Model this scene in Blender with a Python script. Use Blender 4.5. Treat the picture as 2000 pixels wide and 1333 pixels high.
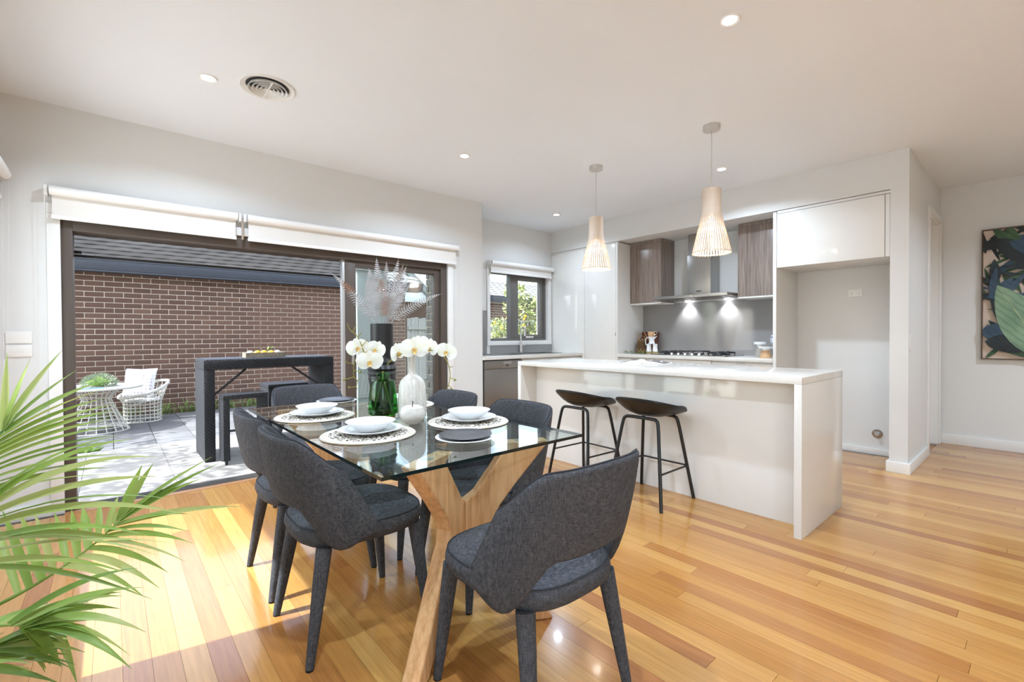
import bpy, bmesh, math, random
from mathutils import Vector, Matrix
random.seed(7)
for o in list(bpy.data.objects): bpy.data.objects.remove(o, do_unlink=True)
C = bpy.context.scene.collection
S = bpy.context.scene
PI = math.pi
R_ = math.radians
# ---------------------------------------------------------------- camera
FPX = 905.03
CAMH = 1.17
YAW, PIT, ROL = R_(49.1297), R_(-0.6994), R_(-0.2656)
_fw = Vector((-math.sin(YAW)*math.cos(PIT), math.cos(YAW)*math.cos(PIT), math.sin(PIT)))
_r = Vector((math.cos(YAW), math.sin(YAW), 0)); _u = _r.cross(_fw)
_R = _r*math.cos(ROL)+_u*math.sin(ROL); _U = -_r*math.sin(ROL)+_u*math.cos(ROL)
cam = bpy.data.cameras.new('camera'); camo = bpy.data.objects.new('camera', cam); C.objects.link(camo)
cam.sensor_width = 36.0; cam.lens = FPX*36.0/2000.0; cam.clip_start = 0.05; cam.clip_end = 300
m = Matrix((( _R.x, _U.x, -_fw.x), (_R.y, _U.y, -_fw.y), (_R.z, _U.z, -_fw.z))).to_4x4()
m.translation = (0, 0, CAMH); camo.matrix_world = m
S.camera = camo
# ---------------------------------------------------------------- world, sun, exposure
SUN_AZ, SUN_EL = R_(11.0), R_(50.0)
w = bpy.data.worlds.new('sky'); S.world = w; w.use_nodes = True
nt = w.node_tree; nt.nodes.clear()
sky = nt.nodes.new('ShaderNodeTexSky'); sky.sky_type = 'NISHITA'; sky.sun_disc = False
sky.sun_elevation = SUN_EL; sky.sun_rotation = PI+SUN_AZ; sky.dust_density = 2.0; sky.ozone_density = 1.0; sky.air_density = 1.0
hsv = nt.nodes.new('ShaderNodeHueSaturation'); hsv.inputs['Saturation'].default_value = 0.55
bg = nt.nodes.new('ShaderNodeBackground'); bg.inputs['Strength'].default_value = 0.42
out = nt.nodes.new('ShaderNodeOutputWorld')
nt.links.new(sky.outputs[0], hsv.inputs['Color']); wb = nt.nodes.new('ShaderNodeMix'); wb.data_type = 'RGBA'; wb.blend_type = 'MULTIPLY'; wb.inputs[0].default_value = 1.0; wb.inputs[7].default_value = (.96, 1.0, 1.05, 1)
nt.links.new(hsv.outputs[0], wb.inputs[6]); nt.links.new(wb.outputs[2], bg.inputs['Color']); nt.links.new(bg.outputs[0], out.inputs[0])
sl = bpy.data.lights.new('sun', 'SUN'); sl.energy = 5.4; sl.angle = R_(0.6); sl.color = (.91, .98, 1.07)
so = bpy.data.objects.new('sun', sl); C.objects.link(so)
_sd = Vector((math.sin(SUN_AZ)*math.cos(SUN_EL), math.cos(SUN_AZ)*math.cos(SUN_EL), -math.sin(SUN_EL)))
so.rotation_euler = _sd.to_track_quat('-Z', 'Y').to_euler(); so.location = (-2, -6, 8)
S.view_settings.view_transform = 'Standard'; S.view_settings.look = 'None'
S.view_settings.gamma = 1.0; S.view_settings.use_curve_mapping = False
S.view_settings.exposure = 1.0
DOWNLIGHT_W = 12.0
# ---------------------------------------------------------------- pixel helpers (2000 x 1333 frame)
def ray(px, py): return _fw + _R*((px-1000)/FPX) - _U*((py-666.5)/FPX)
O3 = Vector((0, 0, CAMH))
def onz(px, py, z=0): d = ray(px, py); return O3+d*((z-CAMH)/d.z)
def onx(px, py, x): d = ray(px, py); return O3+d*(x/d.x)
def ony(px, py, y): d = ray(px, py); return O3+d*(y/d.y)
def at(px, py, wd): return O3+ray(px, py)*wd
# ---------------------------------------------------------------- mesh builder
def lerp(a, b, t): return a+(b-a)*t
class MB:
    def __init__(s): s.v = []; s.f = []; s.mi = []; s.cur = 0
    def add(s, vs, fs):
        n = len(s.v); s.v += [tuple(p) for p in vs]
        for f in fs: s.f.append(tuple(i+n for i in f)); s.mi.append(s.cur)
        return s
    def box(s, x0, x1, y0, y1, z0, z1, b=0.0):
        if x0 > x1: x0, x1 = x1, x0
        if y0 > y1: y0, y1 = y1, y0
        if z0 > z1: z0, z1 = z1, z0
        if b <= 0:
            return s.add([(x0,y0,z0),(x1,y0,z0),(x1,y1,z0),(x0,y1,z0),(x0,y0,z1),(x1,y0,z1),(x1,y1,z1),(x0,y1,z1)],
                         [(0,3,2,1),(4,5,6,7),(0,1,5,4),(1,2,6,5),(2,3,7,6),(3,0,4,7)])
        b = min(b, (x1-x0)*.49, (y1-y0)*.49, (z1-z0)*.49)
        bm = bmesh.new(); bmesh.ops.create_cube(bm, size=1)
        for v in bm.verts: v.co = Vector((lerp(x0,x1,v.co.x+.5), lerp(y0,y1,v.co.y+.5), lerp(z0,z1,v.co.z+.5)))
        bmesh.ops.bevel(bm, geom=bm.edges[:], offset=b, segments=2, affect='EDGES', profile=0.6)
        bm.verts.ensure_lookup_table()
        s.add([v.co for v in bm.verts], [[v.index for v in f.verts] for f in bm.faces]); bm.free(); return s
    def prism(s, poly, d0, d1, fn):
        """poly: list of 2-D points, extruded between d0 and d1; fn(a,b,d)->xyz"""
        n = len(poly)
        vs = [fn(a, b, d0) for a, b in poly]+[fn(a, b, d1) for a, b in poly]
        fs = [tuple(range(n-1, -1, -1)), tuple(range(n, 2*n))]+[(i, (i+1) % n, n+(i+1) % n, n+i) for i in range(n)]
        return s.add(vs, fs)
    def tube(s, pts, r, seg=8, cap=True, closed=False):
        pts = [Vector(p) for p in pts]; n = len(pts)
        rr = r if isinstance(r, (list, tuple)) else [r]*n
        vs = []; up = None
        for i, p in enumerate(pts):
            if closed: t = (pts[(i+1) % n]-pts[i-1])
            else: t = (pts[min(i+1, n-1)]-pts[max(i-1, 0)])
            t.normalize()
            if up is None:
                up = Vector((0, 0, 1)) if abs(t.z) < .9 else Vector((1, 0, 0))
            a = t.cross(up)
            if a.length < 1e-6: a = t.cross(Vector((0, 1, 0)))
            a.normalize(); b = a.cross(t); up = b
            for k in range(seg):
                q = 2*PI*k/seg; vs.append(p+(a*math.cos(q)+b*math.sin(q))*rr[i])
        fs = []
        for i in range(n if closed else n-1):
            j = (i+1) % n
            for k in range(seg): fs.append((i*seg+k, i*seg+(k+1) % seg, j*seg+(k+1) % seg, j*seg+k))
        if cap and not closed: fs += [tuple(range(seg-1, -1, -1)), tuple((n-1)*seg+k for k in range(seg))]
        return s.add(vs, fs)
    def lathe(s, prof, seg=32, c=(0, 0, 0), capb=True, capt=True, ribs=0, ramp=0.0):
        vs = []; n = len(prof)
        for r, z in prof:
            for k in range(seg):
                q = 2*PI*k/seg; rr = r*(1+ramp*math.cos(ribs*q)) if ribs else r
                vs.append((c[0]+rr*math.cos(q), c[1]+rr*math.sin(q), c[2]+z))
        fs = []
        for i in range(n-1):
            for k in range(seg): fs.append((i*seg+k, i*seg+(k+1) % seg, (i+1)*seg+(k+1) % seg, (i+1)*seg+k))
        if capb: fs.append(tuple(range(seg-1, -1, -1)))
        if capt: fs.append(tuple((n-1)*seg+k for k in range(seg)))
        return s.add(vs, fs)
    def grid(s, rows, closeu=False, closev=False):
        n = len(rows); mm = len(rows[0]); vs = [p for r in rows for p in r]; fs = []
        for i in range(n if closev else n-1):
            for k in range(mm if closeu else mm-1):
                fs.append((i*mm+k, i*mm+(k+1) % mm, ((i+1) % n)*mm+(k+1) % mm, ((i+1) % n)*mm+k))
        return s.add(vs, fs)
    def sphere(s, c, r, seg=14, rings=8, sc=(1, 1, 1)):
        pr = []
        for i in range(rings+1):
            a = -PI/2+PI*i/rings; pr.append((max(1e-4, r*math.cos(a)), r*math.sin(a)))
        t = MB().lathe(pr, seg)
        return s.add([(c[0]+v[0]*sc[0], c[1]+v[1]*sc[1], c[2]+v[2]*sc[2]) for v in t.v], t.f)
    def xf(s, M): s.v = [tuple(M @ Vector(p)) for p in s.v]; return s
    def mesh(s, name, mats, smooth=35):
        me = bpy.data.meshes.new(name); me.from_pydata(s.v, [], s.f)
        if not isinstance(mats, (list, tuple)): mats = [mats]
        for q in mats: me.materials.append(q)
        if len(mats) > 1: me.polygons.foreach_set('material_index', s.mi)
        bm = bmesh.new(); bm.from_mesh(me); bmesh.ops.recalc_face_normals(bm, faces=bm.faces[:]); bm.to_mesh(me); bm.free()
        if smooth:
            me.shade_smooth(); me.set_sharp_from_angle(angle=R_(smooth))
        me.update(); return me
    def build(s, name, mats, parent=None, local=False, smooth=35, base=None):
        """world-space verts; with a parent they become local to the parent's root"""
        off = Vector((0, 0, 0))
        if parent is not None and not local:
            p = parent
            while p is not None: off += p.location; p = p.parent
        elif parent is None and not local:
            if base is None:
                xs = [v[0] for v in s.v]; ys = [v[1] for v in s.v]; zs = [v[2] for v in s.v]
                base = ((min(xs)+max(xs))/2, (min(ys)+max(ys))/2, min(zs))
            off = Vector(base)
        if off.length > 0: s.v = [(p[0]-off.x, p[1]-off.y, p[2]-off.z) for p in s.v]
        me = s.mesh(name, mats, smooth)
        o = bpy.data.objects.new(name, me); C.objects.link(o)
        if parent is not None: o.parent = parent
        elif not local: o.location = off
        return o
def link_mesh(name, me, parent=None, loc=(0, 0, 0), rot=(0, 0, 0), sc=None):
    o = bpy.data.objects.new(name, me); C.objects.link(o); o.parent = parent; o.location = loc; o.rotation_euler = rot
    if sc: o.scale = sc
    return o
def thing(name, label, cat, loc=(0, 0, 0), rz=0, group=None):
    o = bpy.data.objects.new(name, None); C.objects.link(o); o.empty_display_size = .1
    o.location = loc; o.rotation_euler = (0, 0, rz); tag(o, label, cat, group); return o
def tag(o, label, cat, group=None):
    o['label'] = label; o['category'] = cat
    if group: o['group'] = group
    return o
def struct(o, label, cat='structure'):
    o['kind'] = 'structure'; o['label'] = label; o['category'] = cat; return o
def sempty(name, label, cat, loc=(0, 0, 0)):
    o = bpy.data.objects.new(name, None); C.objects.link(o); o.empty_display_size = .1; o.location = loc; return struct(o, label, cat)
def copy_tree(o, loc=None, rz=None, label=None, parent=None):
    c = o.copy(); C.objects.link(c); c.parent = parent
    if loc is not None: c.location = loc
    if rz is not None: c.rotation_euler = (0, 0, rz)
    if label: c['label'] = label
    for ch in list(o.children):
        if ch.type != 'LIGHT' or True: copy_tree(ch, parent=c)
    return c
def bez(p, n):
    """smooth curve through the given points (Catmull-Rom)"""
    p = [Vector(q) for q in p]; q = [p[0]*2-p[1]]+p+[p[-1]*2-p[-2]]; o = []
    for i in range(len(p)-1):
        a, b, c, d = q[i:i+4]
        for k in range(n):
            t = k/n; o.append(.5*((2*b)+(c-a)*t+(2*a-5*b+4*c-d)*t*t+(3*b-a-3*c+d)*t**3))
    o.append(p[-1]); return o
# ---------------------------------------------------------------- materials
def srgb(r, g, b):
    f = lambda c: c/12.92 if c <= .04045 else ((c+.055)/1.055)**2.4
    return (f(r/255), f(g/255), f(b/255), 1)
class NT:
    def __init__(s, name):
        s.m = bpy.data.materials.new(name); s.m.use_nodes = True; s.t = s.m.node_tree; s.t.nodes.clear()
        s.o = s.n('ShaderNodeOutputMaterial')
    def n(s, ty, **k):
        q = s.t.nodes.new(ty)
        for a, b in k.items():
            if hasattr(q, a): setattr(q, a, b)
            else: q.inputs[a.replace('_', ' ')].default_value = b
        return q
    def l(s, a, b): s.t.links.new(a, b)
def ramp(t, fac, stops):
    r = t.n('ShaderNodeValToRGB'); e = r.color_ramp.elements
    e[0].position, e[0].color = stops[0]; e[1].position, e[1].color = stops[-1]
    for p, c in stops[1:-1]: q = e.new(p); q.color = c
    t.l(fac, r.inputs[0]); return r.outputs[0]
def mixc(t, fac, a, b, mode='MIX'):
    q = t.n('ShaderNodeMix'); q.data_type = 'RGBA'; q.blend_type = mode
    for i, v in ((0, fac), (6, a), (7, b)):
        if isinstance(v, (int, float, tuple)): q.inputs[i].default_value = v
        else: t.l(v, q.inputs[i])
    return q.outputs[2]
def coords(t, kind='Object', scale=(1, 1, 1), rot=(0, 0, 0)):
    if kind == 'World': src = t.n('ShaderNodeNewGeometry').outputs['Position']
    else: src = t.n('ShaderNodeTexCoord').outputs[kind]
    mp = t.n('ShaderNodeMapping'); mp.inputs['Scale'].default_value = scale; mp.inputs['Rotation'].default_value = rot
    t.l(src, mp.inputs[0]); return mp.outputs[0]
def noise(t, vec, scale, detail=3, rough=.5):
    q = t.n('ShaderNodeTexNoise'); q.inputs['Scale'].default_value = scale; q.inputs['Detail'].default_value = detail; q.inputs['Roughness'].default_value = rough
    t.l(vec, q.inputs['Vector']); return q.outputs[0]
def bump(t, h, strength, dist=.002):
    b = t.n('ShaderNodeBump'); b.inputs['Strength'].default_value = strength; b.inputs['Distance'].default_value = dist; t.l(h, b.inputs['Height']); return b.outputs[0]
def princ(t, color, rough=.5, metal=0, spec=.5, normal=None, coat=0):
    p = t.n('ShaderNodeBsdfPrincipled')
    if isinstance(color, tuple): p.inputs['Base Color'].default_value = color
    else: t.l(color, p.inputs['Base Color'])
    if isinstance(rough, (int, float)): p.inputs['Roughness'].default_value = rough
    else: t.l(rough, p.inputs['Roughness'])
    p.inputs['Metallic'].default_value = metal; p.inputs['Specular IOR Level'].default_value = spec; p.inputs['Coat Weight'].default_value = coat
    if coat: p.inputs['Coat Roughness'].default_value = .05
    if normal is not None: t.l(normal, p.inputs['Normal'])
    t.l(p.outputs[0], t.o.inputs[0]); return p
def plain(name, col, rough=.5, metal=0, spec=.5, var=0.06, vs=6.0, bmp=0, bs=200, coat=0):
    t = NT(name); v = coords(t, 'Object'); nz = noise(t, v, vs, 3)
    a = tuple(c*(1-var) for c in col[:3])+(1,); b = tuple(min(1, c*(1+var)) for c in col[:3])+(1,)
    c = ramp(t, nz, [(.3, a), (.7, b)])
    nr = bump(t, noise(t, v, bs, 2), bmp, .001) if bmp else None
    princ(t, c, rough, metal, spec, nr, coat); return t.m
def glassy(name, tint=(.93, .97, .95, 1), rough=0.0, ior=1.5):
    # Schlick reflectance from the facing angle, the same on both sides of the sheet
    t = NT(name); lw = t.n('ShaderNodeLayerWeight'); lw.inputs['Blend'].default_value = .5
    pw = t.n('ShaderNodeMath'); pw.operation = 'POWER'; pw.inputs[1].default_value = 5.0; t.l(lw.outputs['Facing'], pw.inputs[0])
    f = t.n('ShaderNodeMath'); f.operation = 'MULTIPLY_ADD'; f.inputs[1].default_value = .95; f.inputs[2].default_value = ((ior-1)/(ior+1))**2; t.l(pw.outputs[0], f.inputs[0])
    tr = t.n('ShaderNodeBsdfTransparent'); tr.inputs[0].default_value = tint
    g = t.n('ShaderNodeBsdfGlossy'); g.inputs['Roughness'].default_value = rough; g.inputs['Color'].default_value = (1, 1, 1, 1)
    mx = t.n('ShaderNodeMixShader'); t.l(f.outputs[0], mx.inputs[0]); t.l(tr.outputs[0], mx.inputs[1]); t.l(g.outputs[0], mx.inputs[2]); t.l(mx.outputs[0], t.o.inputs[0])
    return t.m
def emit(name, col, st):
    t = NT(name); v = coords(t, 'Object'); c = ramp(t, noise(t, v, 3), [(0, col), (1, col)])
    e = t.n('ShaderNodeEmission'); e.inputs['Strength'].default_value = st; t.l(c, e.inputs[0]); t.l(e.outputs[0], t.o.inputs[0]); return t.m
def rnd(t): return t.n('ShaderNodeObjectInfo').outputs['Random']
M = {}
M['wall'] = plain('wall_paint', srgb(226, 226, 224), .75, var=.015, vs=2, bmp=.06, bs=300)
M['ceil'] = plain('ceiling_paint', srgb(240, 244, 249), .85, var=.01, vs=1)
M['trim'] = plain('white_trim', srgb(238, 237, 234), .35, var=.01)
M['gloss'] = plain('gloss_white_laminate', srgb(236, 234, 229), .07, var=.01, spec=.5)
M['satin'] = plain('satin_white_laminate', srgb(232, 230, 226), .35, var=.01)
M['stone'] = plain('pale_stone', srgb(228, 225, 219), .13, var=.03, vs=120)
M['alu'] = plain('bronze_aluminium', srgb(92, 82, 75), .42, metal=.25, var=.04)
M['alu_grey'] = plain('grey_aluminium', srgb(112, 109, 105), .4, metal=.25, var=.03)
M['silver'] = plain('silver_strip', srgb(190, 190, 190), .35, metal=.6, var=.03)
M['chrome'] = plain('chrome', srgb(225, 226, 228), .08, metal=1, var=.02)
M['black'] = plain('black_plastic', srgb(22, 22, 23), .42, var=.08)
M['black_metal'] = plain('black_powder_coat', srgb(20, 20, 21), .4, var=.08)
M['iron'] = plain('cast_iron', srgb(28, 29, 32), .45, var=.1)
M['blind'] = plain('blind_fabric', srgb(232, 229, 224), .8, var=.015, vs=3, bmp=.1, bs=600)
M['blindtube'] = plain('blind_roll', srgb(244, 243, 241), .6, var=.01)
M['plate'] = plain('white_ceramic', srgb(240, 241, 241), .12, var=.01)
M['darkplate'] = plain('charcoal_ceramic', srgb(50, 52, 58), .3, var=.06)
M['switch'] = plain('switch_plastic', srgb(240, 238, 234), .3, var=.01)
M['glass'] = glassy('window_glass', (.96, .98, .97, 1))
M['tableglass'] = glassy('table_glass', (.90, .96, .94, 1))
M['glassedge'] = plain('glass_edge', (.008, .018, .017, 1), .05, var=.1)
M['greenglass'] = glassy('green_glass', (.42, .74, .42, 1), .0, 1.5)
M['brass'] = plain('brass', srgb(196, 158, 92), .25, metal=1, var=.05)
M['blackvase'] = plain('black_vase', srgb(26, 26, 28), .38, var=.1, bmp=.05)
M['bottle'] = plain('speckled_white_glaze', srgb(214, 211, 203), .35, var=.09, vs=90, bmp=.15, bs=150)
M['apple'] = plain('speckled_glaze', srgb(216, 213, 206), .15, var=.06, vs=60)
M['twig'] = plain('dark_twig', srgb(62, 42, 32), .7, var=.2)
M['rattan_white'] = plain('white_rattan', srgb(206, 202, 190), .55, var=.06, vs=30)
M['cotton'] = plain('white_cotton', srgb(200, 198, 194), .9, var=.03)
M['gutter'] = plain('slate_gutter', srgb(66, 69, 76), .45, var=.04)
M['palegrey'] = plain('pale_green_grey_paint', srgb(150, 157, 154), .6, var=.03)
M['white_fascia'] = plain('white_fascia', srgb(228, 230, 230), .6, var=.02)
M['leafgreen'] = plain('garden_leaf', srgb(120, 150, 62), .55, var=.35, vs=9)
M['grass'] = plain('grass_blade', srgb(112, 136, 66), .6, var=.3, vs=5)
M['soil'] = plain('soil', srgb(96, 86, 70), .95, var=.3, vs=8)
M['lemon'] = plain('citrus_peel', srgb(240, 182, 42), .45, var=.08, vs=10)
M['bark'] = plain('bark', srgb(110, 94, 76), .9, var=.2, vs=20)
M['stem'] = plain('orchid_stem', srgb(148, 138, 48), .5, var=.2, vs=14)
M['budgreen'] = plain('orchid_bud', srgb(138, 138, 58), .5, var=.15)
M['lip'] = plain('orchid_lip', srgb(222, 190, 120), .5, var=.3, vs=40)
M['board'] = plain('dark_board_wood', srgb(98, 50, 30), .45, var=.15, vs=12)
M['cork'] = plain('pale_cork_wood', srgb(205, 165, 124), .6, var=.08, vs=20)
M['concrete'] = plain('grey_concrete', srgb(170, 163, 154), .8, var=.08, vs=20)
M['pot'] = plain('pot_glaze', srgb(200, 198, 194), .5, var=.03)
M['steel_edge'] = plain('steel_edge', srgb(190, 190, 188), .3, metal=.9, var=.04)
M['print_dark'] = plain('print_ink', srgb(40, 40, 42), .5, var=.3, vs=40)
M['paper'] = plain('paper', srgb(232, 230, 226), .6, var=.03)
M['paperphoto'] = plain('printed_photo', srgb(88, 86, 84), .4, var=.8, vs=26)
M['rubber'] = plain('black_rubber', srgb(16, 16, 16), .7, var=.1)
M['lens'] = emit('lamp_lens', (1, .97, .92, 1), 9.0)
M['bulb'] = emit('lit_bulb', (1, .93, .82, 1), 10.0)
M['hoodlens'] = emit('hood_lamp', (.92, .96, 1, 1), 14.0)
M['led'] = emit('led', (1, .75, .5, 1), 2.0)
def steel(name, col, rough=.3, dirx=(1, 1, 60)):
    t = NT(name); v = coords(t, 'Object', dirx); n1 = noise(t, v, 14, 4)
    c = ramp(t, n1, [(.3, tuple(x*.88 for x in col[:3])+(1,)), (.7, col)])
    princ(t, c, rough, .95, .5, bump(t, n1, .05)); return t.m
M['steel'] = steel('brushed_steel', srgb(176, 174, 170), .28)
M['dwsteel'] = steel('dishwasher_steel', srgb(158, 154, 150), .33, (1, 60, 1))
# oak floor boards: the colour of each board from its object random, grain along x
def floor_mat():
    t = NT('oak_board'); r = rnd(t)
    base = ramp(t, r, [(0, srgb(178, 118, 60)), (.2, srgb(204, 151, 84)), (.4, srgb(188, 131, 68)), (.6, srgb(210, 160, 92)), (.8, srgb(194, 139, 74)), (1, srgb(172, 113, 64))])
    v = coords(t, 'World', (1.2, 26, 1)); ad = t.n('ShaderNodeVectorMath'); ad.operation = 'ADD'; t.l(v, ad.inputs[0])
    cb = t.n('ShaderNodeCombineXYZ'); mu = t.n('ShaderNodeMath'); mu.operation = 'MULTIPLY'; mu.inputs[1].default_value = 91.0; t.l(r, mu.inputs[0]); t.l(mu.outputs[0], cb.inputs[0]); t.l(mu.outputs[0], cb.inputs[1]); t.l(cb.outputs[0], ad.inputs[1])
    g1 = noise(t, ad.outputs[0], 3.0, 6, .65); g2 = noise(t, ad.outputs[0], .7, 3)
    c1 = mixc(t, .55, base, ramp(t, g1, [(.3, (.62, .60, .56, 1)), (.62, (1.04, 1.04, 1.04, 1))]), 'MULTIPLY')
    c2 = mixc(t, .6, c1, ramp(t, g2, [(.3, (.86, .82, .78, 1)), (.7, (1.06, 1.05, 1.04, 1))]), 'MULTIPLY')
    princ(t, c2, .2, 0, .5, bump(t, g1, .05, .001), coat=.25); return t.m
M['floor'] = floor_mat()
def wood(name, dark, mid, light, scale=(1.5, 30, 30), rough=.4, bscale=1.0):
    t = NT(name); v = coords(t, 'Object', scale); n1 = noise(t, v, 2.2*bscale, 6, .62); n2 = noise(t, v, .6*bscale, 2)
    c = ramp(t, n1, [(.28, dark), (.5, mid), (.72, light)])
    c = mixc(t, .5, c, ramp(t, n2, [(.3, (.8, .8, .8, 1)), (.7, (1.1, 1.1, 1.1, 1))]), 'MULTIPLY')
    princ(t, c, rough, 0, .5, bump(t, n1, .06, .001)); return t.m
M['cabwood'] = wood('grey_wood_laminate', srgb(112, 98, 90), srgb(142, 128, 119), srgb(164, 151, 142), (26, 26, 1.1), .25)
M['oak'] = wood('table_oak', srgb(196, 142, 92), srgb(222, 172, 120), srgb(236, 192, 142), (24, 24, 2.0), .42)
M['sillwood'] = wood('sill_wood', srgb(150, 104, 66), srgb(178, 128, 84), srgb(196, 146, 98), (30, 1.5, 30), .4)
M['fence'] = wood('weathered_paling', srgb(140, 134, 124), srgb(172, 168, 160), srgb(198, 194, 186), (20, 20, 1.2), .85)
M['slat'] = wood('birch_slat', srgb(206, 184, 160), srgb(226, 208, 188), srgb(238, 224, 208), (30, 30, 3), .5)
M['crate'] = wood('grey_tray_wood', srgb(110, 100, 86), srgb(140, 128, 110), srgb(160, 148, 130), (2, 20, 20), .8)
def fabric():
    t = NT('charcoal_linen'); v1 = coords(t, 'Object', (800, 55, 55)); v2 = coords(t, 'Object', (55, 55, 800)); v3 = coords(t, 'Object', (55, 800, 55))
    a = noise(t, v1, 1, 2); b = noise(t, v2, 1, 2); c0 = noise(t, v3, 1, 2)
    mm = t.n('ShaderNodeMath'); mm.operation = 'ADD'; t.l(a, mm.inputs[0]); t.l(b, mm.inputs[1])
    m2 = t.n('ShaderNodeMath'); m2.operation = 'MULTIPLY_ADD'; m2.inputs[1].default_value = .36; t.l(mm.outputs[0], m2.inputs[0])
    m3 = t.n('ShaderNodeMath'); m3.operation = 'MULTIPLY'; m3.inputs[1].default_value = .28; t.l(c0, m3.inputs[0]); t.l(m3.outputs[0], m2.inputs[2])
    c = ramp(t, m2.outputs[0], [(.36, srgb(50, 51, 55)), (.5, srgb(75, 76, 80)), (.64, srgb(100, 100, 103))])
    princ(t, c, .95, 0, .15, bump(t, m2.outputs[0], .35, .002)); return t.m
M['fabric'] = fabric()
M['seam'] = plain('seam_thread', srgb(44, 45, 50), .95, var=.1)
def brick():
    t = NT('brown_brick'); r = rnd(t); v = coords(t, 'World', (1, 1, 1))
    base = ramp(t, r, [(0, srgb(99, 76, 65)), (.45, srgb(106, 82, 70)), (.8, srgb(111, 86, 73)), (1, srgb(117, 90, 75))])
    n1 = noise(t, v, 60, 4, .7); c = mixc(t, .5, base, ramp(t, n1, [(.3, (.72, .72, .72, 1)), (.7, (1.12, 1.12, 1.12, 1))]), 'MULTIPLY')
    princ(t, c, .9, 0, .2, bump(t, n1, .3, .003)); return t.m
M['brick'] = brick()
M['brickdark'] = plain('charcoal_brick', srgb(60, 58, 55), .9, var=.15, vs=30, bmp=.3, bs=80)
M['mortar'] = plain('cream_mortar', srgb(226, 211, 190), .95, var=.05, vs=20)
def tilemat(name, a, b, rough):
    t = NT(name); r = rnd(t); v = coords(t, 'World'); base = ramp(t, r, [(0, a), (1, b)]); n1 = noise(t, v, 9, 5, .6)
    c = mixc(t, .6, base, ramp(t, n1, [(.3, (.86, .86, .86, 1)), (.7, (1.06, 1.06, 1.06, 1))]), 'MULTIPLY'); princ(t, c, rough, 0, .3, bump(t, n1, .1)); return t.m
M['patiotile'] = tilemat('pale_patio_tile', srgb(146, 142, 135), srgb(154, 150, 143), .5)
M['terrace'] = plain('added_bounce_paving', srgb(214, 210, 202), .7, var=.05)  # kept bright so the added paving throws sun onto the ceiling
M['paver'] = tilemat('grey_paver', srgb(104, 103, 101), srgb(118, 117, 115), .85)
M['rooftile'] = tilemat('grey_roof_tile', srgb(128, 126, 122), srgb(150, 148, 144), .8)
M['grout'] = plain('grout', srgb(120, 112, 100), .95, var=.1)
def wicker(name, col, col2, sc=55):
    t = NT(name); v = coords(t, 'Object'); wv = t.n('ShaderNodeTexWave'); wv.bands_direction = 'Z'; wv.inputs['Scale'].default_value = sc; wv.inputs['Distortion'].default_value = 2; wv.inputs['Detail'].default_value = 1
    t.l(v, wv.inputs['Vector']); w2 = t.n('ShaderNodeTexWave'); w2.bands_direction = 'DIAGONAL'; w2.inputs['Scale'].default_value = sc*.35; t.l(v, w2.inputs['Vector'])
    mu = t.n('ShaderNodeMath'); mu.operation = 'MULTIPLY'; t.l(wv.outputs['Fac'], mu.inputs[0]); t.l(w2.outputs['Fac'], mu.inputs[1])
    c = ramp(t, mu.outputs[0], [(.1, col2), (.6, col)]); princ(t, c, .5, 0, .4, bump(t, mu.outputs[0], .9, .006)); return t.m
M['wicker'] = wicker('black_wicker', srgb(62, 63, 67), srgb(22, 22, 24))
M['basket'] = wicker('brown_basket', srgb(170, 130, 84), srgb(66, 42, 24), 60)
def splash():
    t = NT('grey_splashback'); v = coords(t, 'Object'); c = ramp(t, noise(t, v, 1.5, 2), [(0, srgb(140, 138, 138)), (1, srgb(150, 148, 148))]); princ(t, c, .06, 0, .5); return t.m
M['splash'] = splash()
def matm():
    t = NT('woven_placemat'); tc = t.n('ShaderNodeTexCoord').outputs['Object']; sp = t.n('ShaderNodeSeparateXYZ'); t.l(tc, sp.inputs[0])
    cb = t.n('ShaderNodeCombineXYZ'); t.l(sp.outputs[0], cb.inputs[0]); t.l(sp.outputs[1], cb.inputs[1])
    ln = t.n('ShaderNodeVectorMath'); ln.operation = 'LENGTH'; t.l(cb.outputs[0], ln.inputs[0])
    vo = t.n('ShaderNodeTexVoronoi'); vo.inputs['Scale'].default_value = 95; t.l(cb.outputs[0], vo.inputs['Vector'])
    spots = ramp(t, vo.outputs['Distance'], [(.44, srgb(20, 20, 22)), (.50, srgb(222, 214, 200))])
    wv = t.n('ShaderNodeTexWave'); wv.wave_type = 'RINGS'; wv.rings_direction = 'Z'; wv.inputs['Scale'].default_value = 26; t.l(tc, wv.inputs['Vector'])
    rim = ramp(t, wv.outputs['Fac'], [(0, srgb(204, 195, 180)), (1, srgb(230, 223, 210))])
    gt = t.n('ShaderNodeMath'); gt.operation = 'GREATER_THAN'; gt.inputs[1].default_value = .162; t.l(ln.outputs['Value'], gt.inputs[0])
    c = mixc(t, gt.outputs[0], spots, rim); princ(t, c, .9, 0, .2, bump(t, wv.outputs['Fac'], .6, .004)); return t.m
M['placemat'] = matm()
def fernm():
    t = NT('silver_bronze_fern'); v = coords(t, 'Object'); r = rnd(t); n1 = noise(t, v, 9, 2)
    ad = t.n('ShaderNodeMath'); ad.operation = 'ADD'; t.l(n1, ad.inputs[0]); mu = t.n('ShaderNodeMath'); mu.operation = 'MULTIPLY_ADD'; mu.inputs[1].default_value = .24; mu.inputs[2].default_value = -.15; t.l(r, mu.inputs[0]); t.l(mu.outputs[0], ad.inputs[1])
    c = ramp(t, ad.outputs[0], [(.40, srgb(196, 196, 198)), (.54, srgb(160, 154, 152)), (.66, srgb(150, 104, 78))]); princ(t, c, .5, .2, .5); return t.m
M['fern'] = fernm()
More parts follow.
